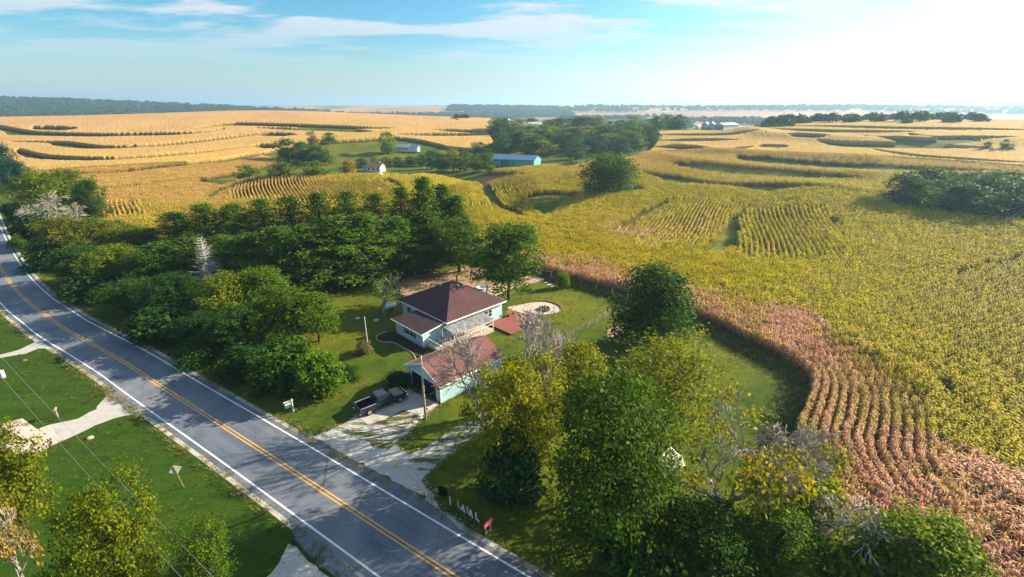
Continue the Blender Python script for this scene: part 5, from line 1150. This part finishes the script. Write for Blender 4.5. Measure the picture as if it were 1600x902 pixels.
# fire pit: ring of stones
q = at(850, 484); e = empty('fire_pit', q, 'dark stone fire ring in the round gravel patch', 'fire pit')
for k in range(14):
    a = 2 * PI * k / 14; rr = TR.uniform(.85, .98); s = TR.uniform(.17, .24); m_ = MB().lathe([(s * .7, 0), (s, .12), (s * .9, .34), (s * .4, .46)], 7); m_.build('stone', m_stone, e, (rr * math.cos(a), rr * math.sin(a), 0), a)
MB().lathe([(.7, .02), (.7, .06), (.2, .10)], 14).build('ash_bed', M('ash', (.03, .03, .03), None, 5, .9), e)
for k in range(4): MB().tube([(-.5, -.2 + .12 * k, .1), (.5, .25 - .16 * k, .3)], .07).build('log', m_wood, e)
e = empty('pit_border', (0, 0, 0), 'low brick edging round the fire pit gravel', 'edging')
BP = smooth_line(flat([(836, 471.5), (850, 471.5), (862, 473.5), (874, 479), (877, 484)]), 4)
for i in range(len(BP) - 1): a, b = Vector((*BP[i], .08)), Vector((*BP[i + 1], .08)); MB().tube([a.lerp(b, .04), a.lerp(b, .96)], .12, 4).build('edging_block', m_redwood, e)
# red deck with benches and the picnic table right of the house
e = empty('red_deck', (.1, 72.4, 0), 'low red stained timber deck right of the house', 'deck', HR)
for i in range(14): MB().box(-2.8 + i * .40, -2.42 + i * .40, -3.1, 3.4, .22, .28).build('plank', m_redwood, e)
for y in (-2.6, 0, 2.9): MB().box(-2.8, 2.8, y - .08, y + .08, 0, .21).build('joist', m_redwood, e)
def bench(loc, rz, label, L=1.9):
    e = empty('garden_bench', loc, label, 'bench', rz)
    for k in range(3): MB().box(-L / 2, L / 2, -.24 + .17 * k, -.10 + .17 * k, .44, .48).build('seat_slat', m_redwood, e)
    for k in range(2): MB().box(-L / 2, L / 2, .27, .31, .58 + .2 * k, .72 + .2 * k).build('back_slat', m_redwood, e)
    for s in (-1, 1): MB().box(s * (L / 2 - .15) - .05, s * (L / 2 - .15) + .05, -.22, .26, 0, .435).build('leg', m_redwood, e)
bench((2.6, 75.4, 0), R(-35), 'red wooden bench facing the fire pit gravel'); bench((-.2, 75.6, .28), R(60), 'red wooden bench on the deck against the house')
q = at(831, 512); e = empty('picnic_table', q, 'red picnic table with a mint green top at the deck edge', 'table', R(-20))
for k in range(5): MB().box(-1.0, 1.0, -.45 + .18 * k, -.28 + .18 * k, .74, .78).build('top_plank', M('mint_paint', (.42, .72, .55), (.36, .62, .48), 3, .5) if k == 0 else bpy.data.materials['mint_paint'], e)
for s in (-1, 1):
    MB().box(-1.0, 1.0, s * .72 - .13, s * .72 + .13, .42, .46).build('seat', m_redwood, e)
    MB().box(s * .75 - .05, s * .75 + .05, -.75, .75, .37, .415).build('cross_beam', m_redwood, e)
    for y in (-1, 1): MB().hexa([(s * .75 - .05, y * .62 - .06, 0), (s * .75 + .05, y * .62 - .06, 0), (s * .75 + .05, y * .62 + .06, 0), (s * .75 - .05, y * .62 + .06, 0), (s * .75 - .05, y * .25 - .06, .735), (s * .75 + .05, y * .25 - .06, .735), (s * .75 + .05, y * .25 + .06, .735), (s * .75 - .05, y * .25 + .06, .735)]).build('leg', m_redwood, e)
# garden beds: rows of pale boards
gb = [((762, 466), (806, 446)), ((757, 463), (800, 444)), ((752, 460), (794, 442)), ((800, 447), (842, 434)), ((806, 449), (848, 437)), ((795, 444), (836, 431))]
for i, (a, b) in enumerate(gb):
    A_, B_ = at(*a), at(*b); L = (B_ - A_).length
    e = empty('garden_bed', A_.lerp(B_, .5), f'narrow pale timber garden bed, {ORD[i]} of six behind the house', 'garden bed', math.atan2(B_.y - A_.y, B_.x - A_.x), 'timber garden beds')
    for s in (-1, 1): MB().box(-L / 2, L / 2, s * .36 - .04, s * .36 + .04, 0, .3).build('side_board', m_palewood, e); MB().box(min(s * L / 2, s * (L / 2 - .06)), max(s * L / 2, s * (L / 2 - .06)), -.31, .31, 0, .28).build('end_board', m_palewood, e)
    MB().box(-L / 2 + .07, L / 2 - .07, -.31, .31, .02, .22).build('soil', m_soil, e)
for i, px in enumerate([(853, 442), (858, 445), (863, 448.5)]):
    q = at(*px); tag(MB().box(-.45, .45, -.28, .28, 0, .07).build('stepping_stone', m_concrete, None, q, R(20 + 15 * i)), ['upper', 'middle', 'lower'][i] + ' of three pale stepping slabs near the wire fence', 'slab', 'stepping slabs')
# fences
def braces(px, label, w=2.0, h=1.7, rz=0):
    q = at(*px); e = empty('fence_brace', q, label, 'fence', rz, 'timber fence braces')
    for s in (-1, 1): MB().tube([(s * w / 2, 0, -.2), (s * w / 2, 0, h)], .07, 7).build('post', m_palewood, e)
    MB().tube([(-w / 2, 0, h - .15), (w / 2, 0, h - .15)], .05, 6).build('rail', m_palewood, e)
braces((641, 431), 'pale timber frame at the pines, left of two', 2.1, 1.9, R(12)); braces((680, 423), 'pale timber frame at the pines, right of two', 2.0, 1.9, R(25)); braces((852, 433), 'pale timber frame in the wire fence by the corn', 2.4, 1.5, R(-25))
def fence(px, label, name, h, step, rails, mp_, mr, thick=.06):
    pts = smooth_line([tuple(at(*p))[:2] for p in px], 6); A_ = np.array(pts); L = np.concatenate([[0], np.cumsum(np.hypot(*np.diff(A_, axis=0).T))]); n = max(2, int(L[-1] / step))
    P = [Vector((np.interp(L[-1] * i / n, L, A_[:, 0]), np.interp(L[-1] * i / n, L, A_[:, 1]), 0)) for i in range(n + 1)]
    e = empty(name, P[0], label, 'fence')
    for p in P: d = p - P[0]; MB().tube([d + Vector((0, 0, -.2)), d + Vector((TR.gauss(0, .03), TR.gauss(0, .03), h + .1))], thick, 6).build('post', mp_, e)
    for z in rails: MB().tube([p - P[0] + Vector((0, 0, z)) for p in P], .008, 4).build('wire', mr, e)
fence([(862, 437), (900, 447), (940, 458), (980, 471)], 'wire fence with grey posts along the corn edge', 'wire_fence', 1.3, 3.4, (.35, .7, 1.05), m_palewood, m_metal)
fence([(600, 436), (641, 433), (680, 425), (715, 418)], 'wire fence with thin posts in front of the pines', 'wire_fence', 1.2, 3.2, (.4, .8, 1.1), m_palewood, m_metal)
fence([(884, 532), (904, 521), (924, 510), (942, 499), (962, 488), (985, 480)], 'dark post fence running from the gate across the lawn', 'post_fence', 1.2, 2.6, (.3, .6, .9, 1.15), m_wood, m_darkmetal, .08)
g0, g1 = at(846, 524), at(881, 534); gl = g1 - g0; e = empty('farm_gate', g0, 'dark five bar gate between two posts beside the picnic table', 'gate', math.atan2(gl.y, gl.x)); L = gl.length
for x, h in ((0, 1.9), (L, 1.8), (L + .35, 1.8)): MB().tube([(x, 0, -.2), (x, 0, h)], .1, 8).build('post', m_wood, e)
for z in (.25, .5, .75, 1.0, 1.22): MB().tube([(.14, 0, z), (L - .14, 0, z)], .035, 5).build('bar', m_wood, e)
MB().box(L / 2 - .05, L / 2 + .05, -.05, .05, .2, 1.3).build('brace', m_wood, e)
# timber edging below the pole and the white tarp under the forked tree
for i, (a, b) in enumerate([((646, 662), (660, 653)), ((630, 674), (643, 664)), ((668, 640), (684, 630))]):
    A_, B_ = at(*a), at(*b); tag(MB().box(-(B_ - A_).length / 2, (B_ - A_).length / 2, -.1, .1, 0, .2).build('landscape_timber', m_palewood, None, A_.lerp(B_, .5), math.atan2(B_.y - A_.y, B_.x - A_.x)), ['middle timber of the drive edging beside the pole', 'lowest timber of the drive edging', 'timber nearest the garage corner'][i], 'timber')
q = at(1040, 722); e = empty('covered_stack', q, 'stack under a crumpled white tarp behind the forked tree', 'tarp', R(20)); rg = random.Random(4)
m_ = MB(); NX = 9
for j in range(NX):
    for i in range(NX):
        u, v = i / (NX - 1) * 2 - 1, j / (NX - 1) * 2 - 1; k = max(abs(u), abs(v)); m_.v.append((u * 1.5 + rg.gauss(0, .04), v * 1.2 + rg.gauss(0, .04), (1.25 if k < .7 else 1.25 - (k - .7) * 4.0) + rg.gauss(0, .05)))
for j in range(NX - 1):
    for i in range(NX - 1): m_.f.append((j * NX + i, j * NX + i + 1, (j + 1) * NX + i + 1, (j + 1) * NX + i))
m_.build('tarp', m_white, e); MB().box(-1.0, 1.0, -.8, .8, 0, 1.0).build('crate', m_wood, e)

# ------------------------------------------------------------------ rough grass and weeds (uncountable)
t = NT('grass_blade'); a = t.attr('dry', 'INSTANCER').outputs['Fac']; b_ = t.attr('leafrnd').outputs['Fac']
col = t.mix(a, t.mix(b_, (.030, .075, .008), (.085, .120, .012)), t.mix(b_, (.30, .24, .09), (.45, .36, .16))); m_blade = t.done(col, .7, None, .15, transl=.2)
def tuft(seed, n=16, h=.35, r=.22):
    rng = np.random.default_rng(seed); V = []; Fq = []; q = []
    for i in range(n):
        p = np.array([rng.normal(0, r), rng.normal(0, r), 0]); d = rng.normal(0, .16, 3); d[2] = h * rng.uniform(.6, 1.2); s = np.array([-d[1], d[0], 0]); s = s / (np.linalg.norm(s) + 1e-6) * .022
        b = len(V); V += [p - s, p + s, p + d * .6 + s * .8, p + d * .6 - s * .8, p + d + np.array([d[0], d[1], 0]) * .5]; V.append(V[-1] + s * .2); Fq += [(b, b + 1, b + 2, b + 3), (b + 3, b + 2, b + 5, b + 4)]; q += [rng.random()] * 6
    me = npmesh('grass_tuft', V, Fq, m_blade); fattr(me, 'leafrnd', q); return bpy.data.objects.new('grass_tuft', me)
tufts = [tuft(200 + i) for i in range(4)]; rng = np.random.default_rng(9)
def road_off(x, y): return segdist(x, y, CL)
HARD = [flat([(482, 684), (560, 640), (634, 604), (690, 634), (775, 640), (780, 660), (668, 745), (676, 780), (620, 770)]), flat([(-40, 550), (62, 526), (90, 545), (0, 562), (-40, 572)]), flat([(70, 664), (165, 612), (215, 650), (96, 692), (52, 715), (-40, 705), (-40, 665)]), flat([(450, 845), (560, 930), (440, 960), (395, 925)])]
pts = []; dry = []; scl = []
x = rng.uniform(-110, 42, 130000); y = rng.uniform(22, 130, 130000); ro = road_off(x, y); near = (np.abs(x) < 1.15 * y + 8) & ~corn_mask(x, y) & (ro > 3.7)
dh = np.full(len(x), 9.0)
for h in HARD: e_ = segdist(x, y, h + [h[0]]); dh = np.minimum(dh, e_); near &= ~(inpoly(x, y, h) & (e_ > .35))
side = x + y   # roughly which side of the road
wild = vnoise(x, y, 5, 4)
dc = segdist(x, y, EDGE_NEAR)
den = np.where(ro < 5.0, .6, np.where(ro < 12, .28, .12)); den = np.where(dc < 3.0, .8, den); den = np.where(dh < .5, .9, den); near &= rng.random(len(x)) < den * (.4 + wild)
X, Y, RO, DC = x[near], y[near], ro[near], dc[near]
dr_ = np.clip(np.where(RO < 4.7, .6, .05) + rng.normal(0, .18, len(X)), 0, 1) * np.where(rng.random(len(X)) < .8, 1, .2)
s_ = np.where(RO < 5.2, rng.uniform(.35, .95, len(X)), np.where(DC < 3, rng.uniform(.8, 1.8, len(X)), rng.uniform(.25, .6, len(X))))
scatter('rough_grass', np.stack([X, Y, np.zeros(len(X))], -1), rng.uniform(0, 6.28, len(X)), s_, rng.integers(0, 4, len(X)), tufts, {'dry': dr_}, 'rough grass on the lawns and road verges', 'grass'); print('tufts', len(X))

m_peb = M('pebble', (.50, .49, .46), (.30, .29, .27), 8, .9)
pebs = []
for i in range(3):
    rp = random.Random(300 + i); m_ = MB().lathe([(.02, 0), (.06 * rp.uniform(.8, 1.3), .02), (.045, .05), (.01, .06)], 6); pebs.append(bpy.data.objects.new('pebble', m_.mesh('pebble', m_peb)))
gx = rng.uniform(-30, 2, 160000); gy = rng.uniform(27, 60, 160000); dg_ = np.full(len(gx), 9.0)
for q_ in ([(482, 684), (505, 678), (540, 662), (560, 648), (610, 622)], [(610, 690), (640, 712), (668, 700), (720, 664), (752, 640)], [(775, 655), (742, 680), (705, 705), (668, 738), (662, 752), (690, 797), (760, 848), (845, 902)], [(620, 690), (640, 672), (664, 650), (684, 632)]): dg_ = np.minimum(dg_, segdist(gx, gy, flat(q_)))
ro_ = road_off(gx, gy); ok = (ro_ > 3.8) & (rng.random(len(gx)) < .5 * np.exp(-dg_ / .22))
gx, gy = gx[ok], gy[ok]; scatter('loose_gravel', np.stack([gx, gy, np.full(len(gx), .02)], -1), rng.uniform(0, 6.28, len(gx)), rng.uniform(.3, .85, len(gx)), rng.integers(0, 3, len(gx)), pebs, {}, 'loose pale gravel along the edges of the farm drive', 'gravel'); print('pebbles', len(gx))

# ------------------------------------------------------------------ haze
hb = MB().box(-15000, 15000, -600, 15000, -20, 135).build('haze', m_white); hb.data.materials.clear(); tag(hb, None, None, None, 'stuff')
hm_ = bpy.data.materials.new('haze_air'); hm_.use_nodes = True; nt = hm_.node_tree; nt.nodes.clear(); ho = nt.nodes.new('ShaderNodeOutputMaterial'); pv = nt.nodes.new('ShaderNodeVolumePrincipled')
pv.inputs['Color'].default_value = (.44, .72, 1.0, 1); pv.inputs['Density'].default_value = .00020; pv.inputs['Anisotropy'].default_value = .35
nt.links.new(pv.outputs[0], ho.inputs['Volume']); hb.data.materials.append(hm_)
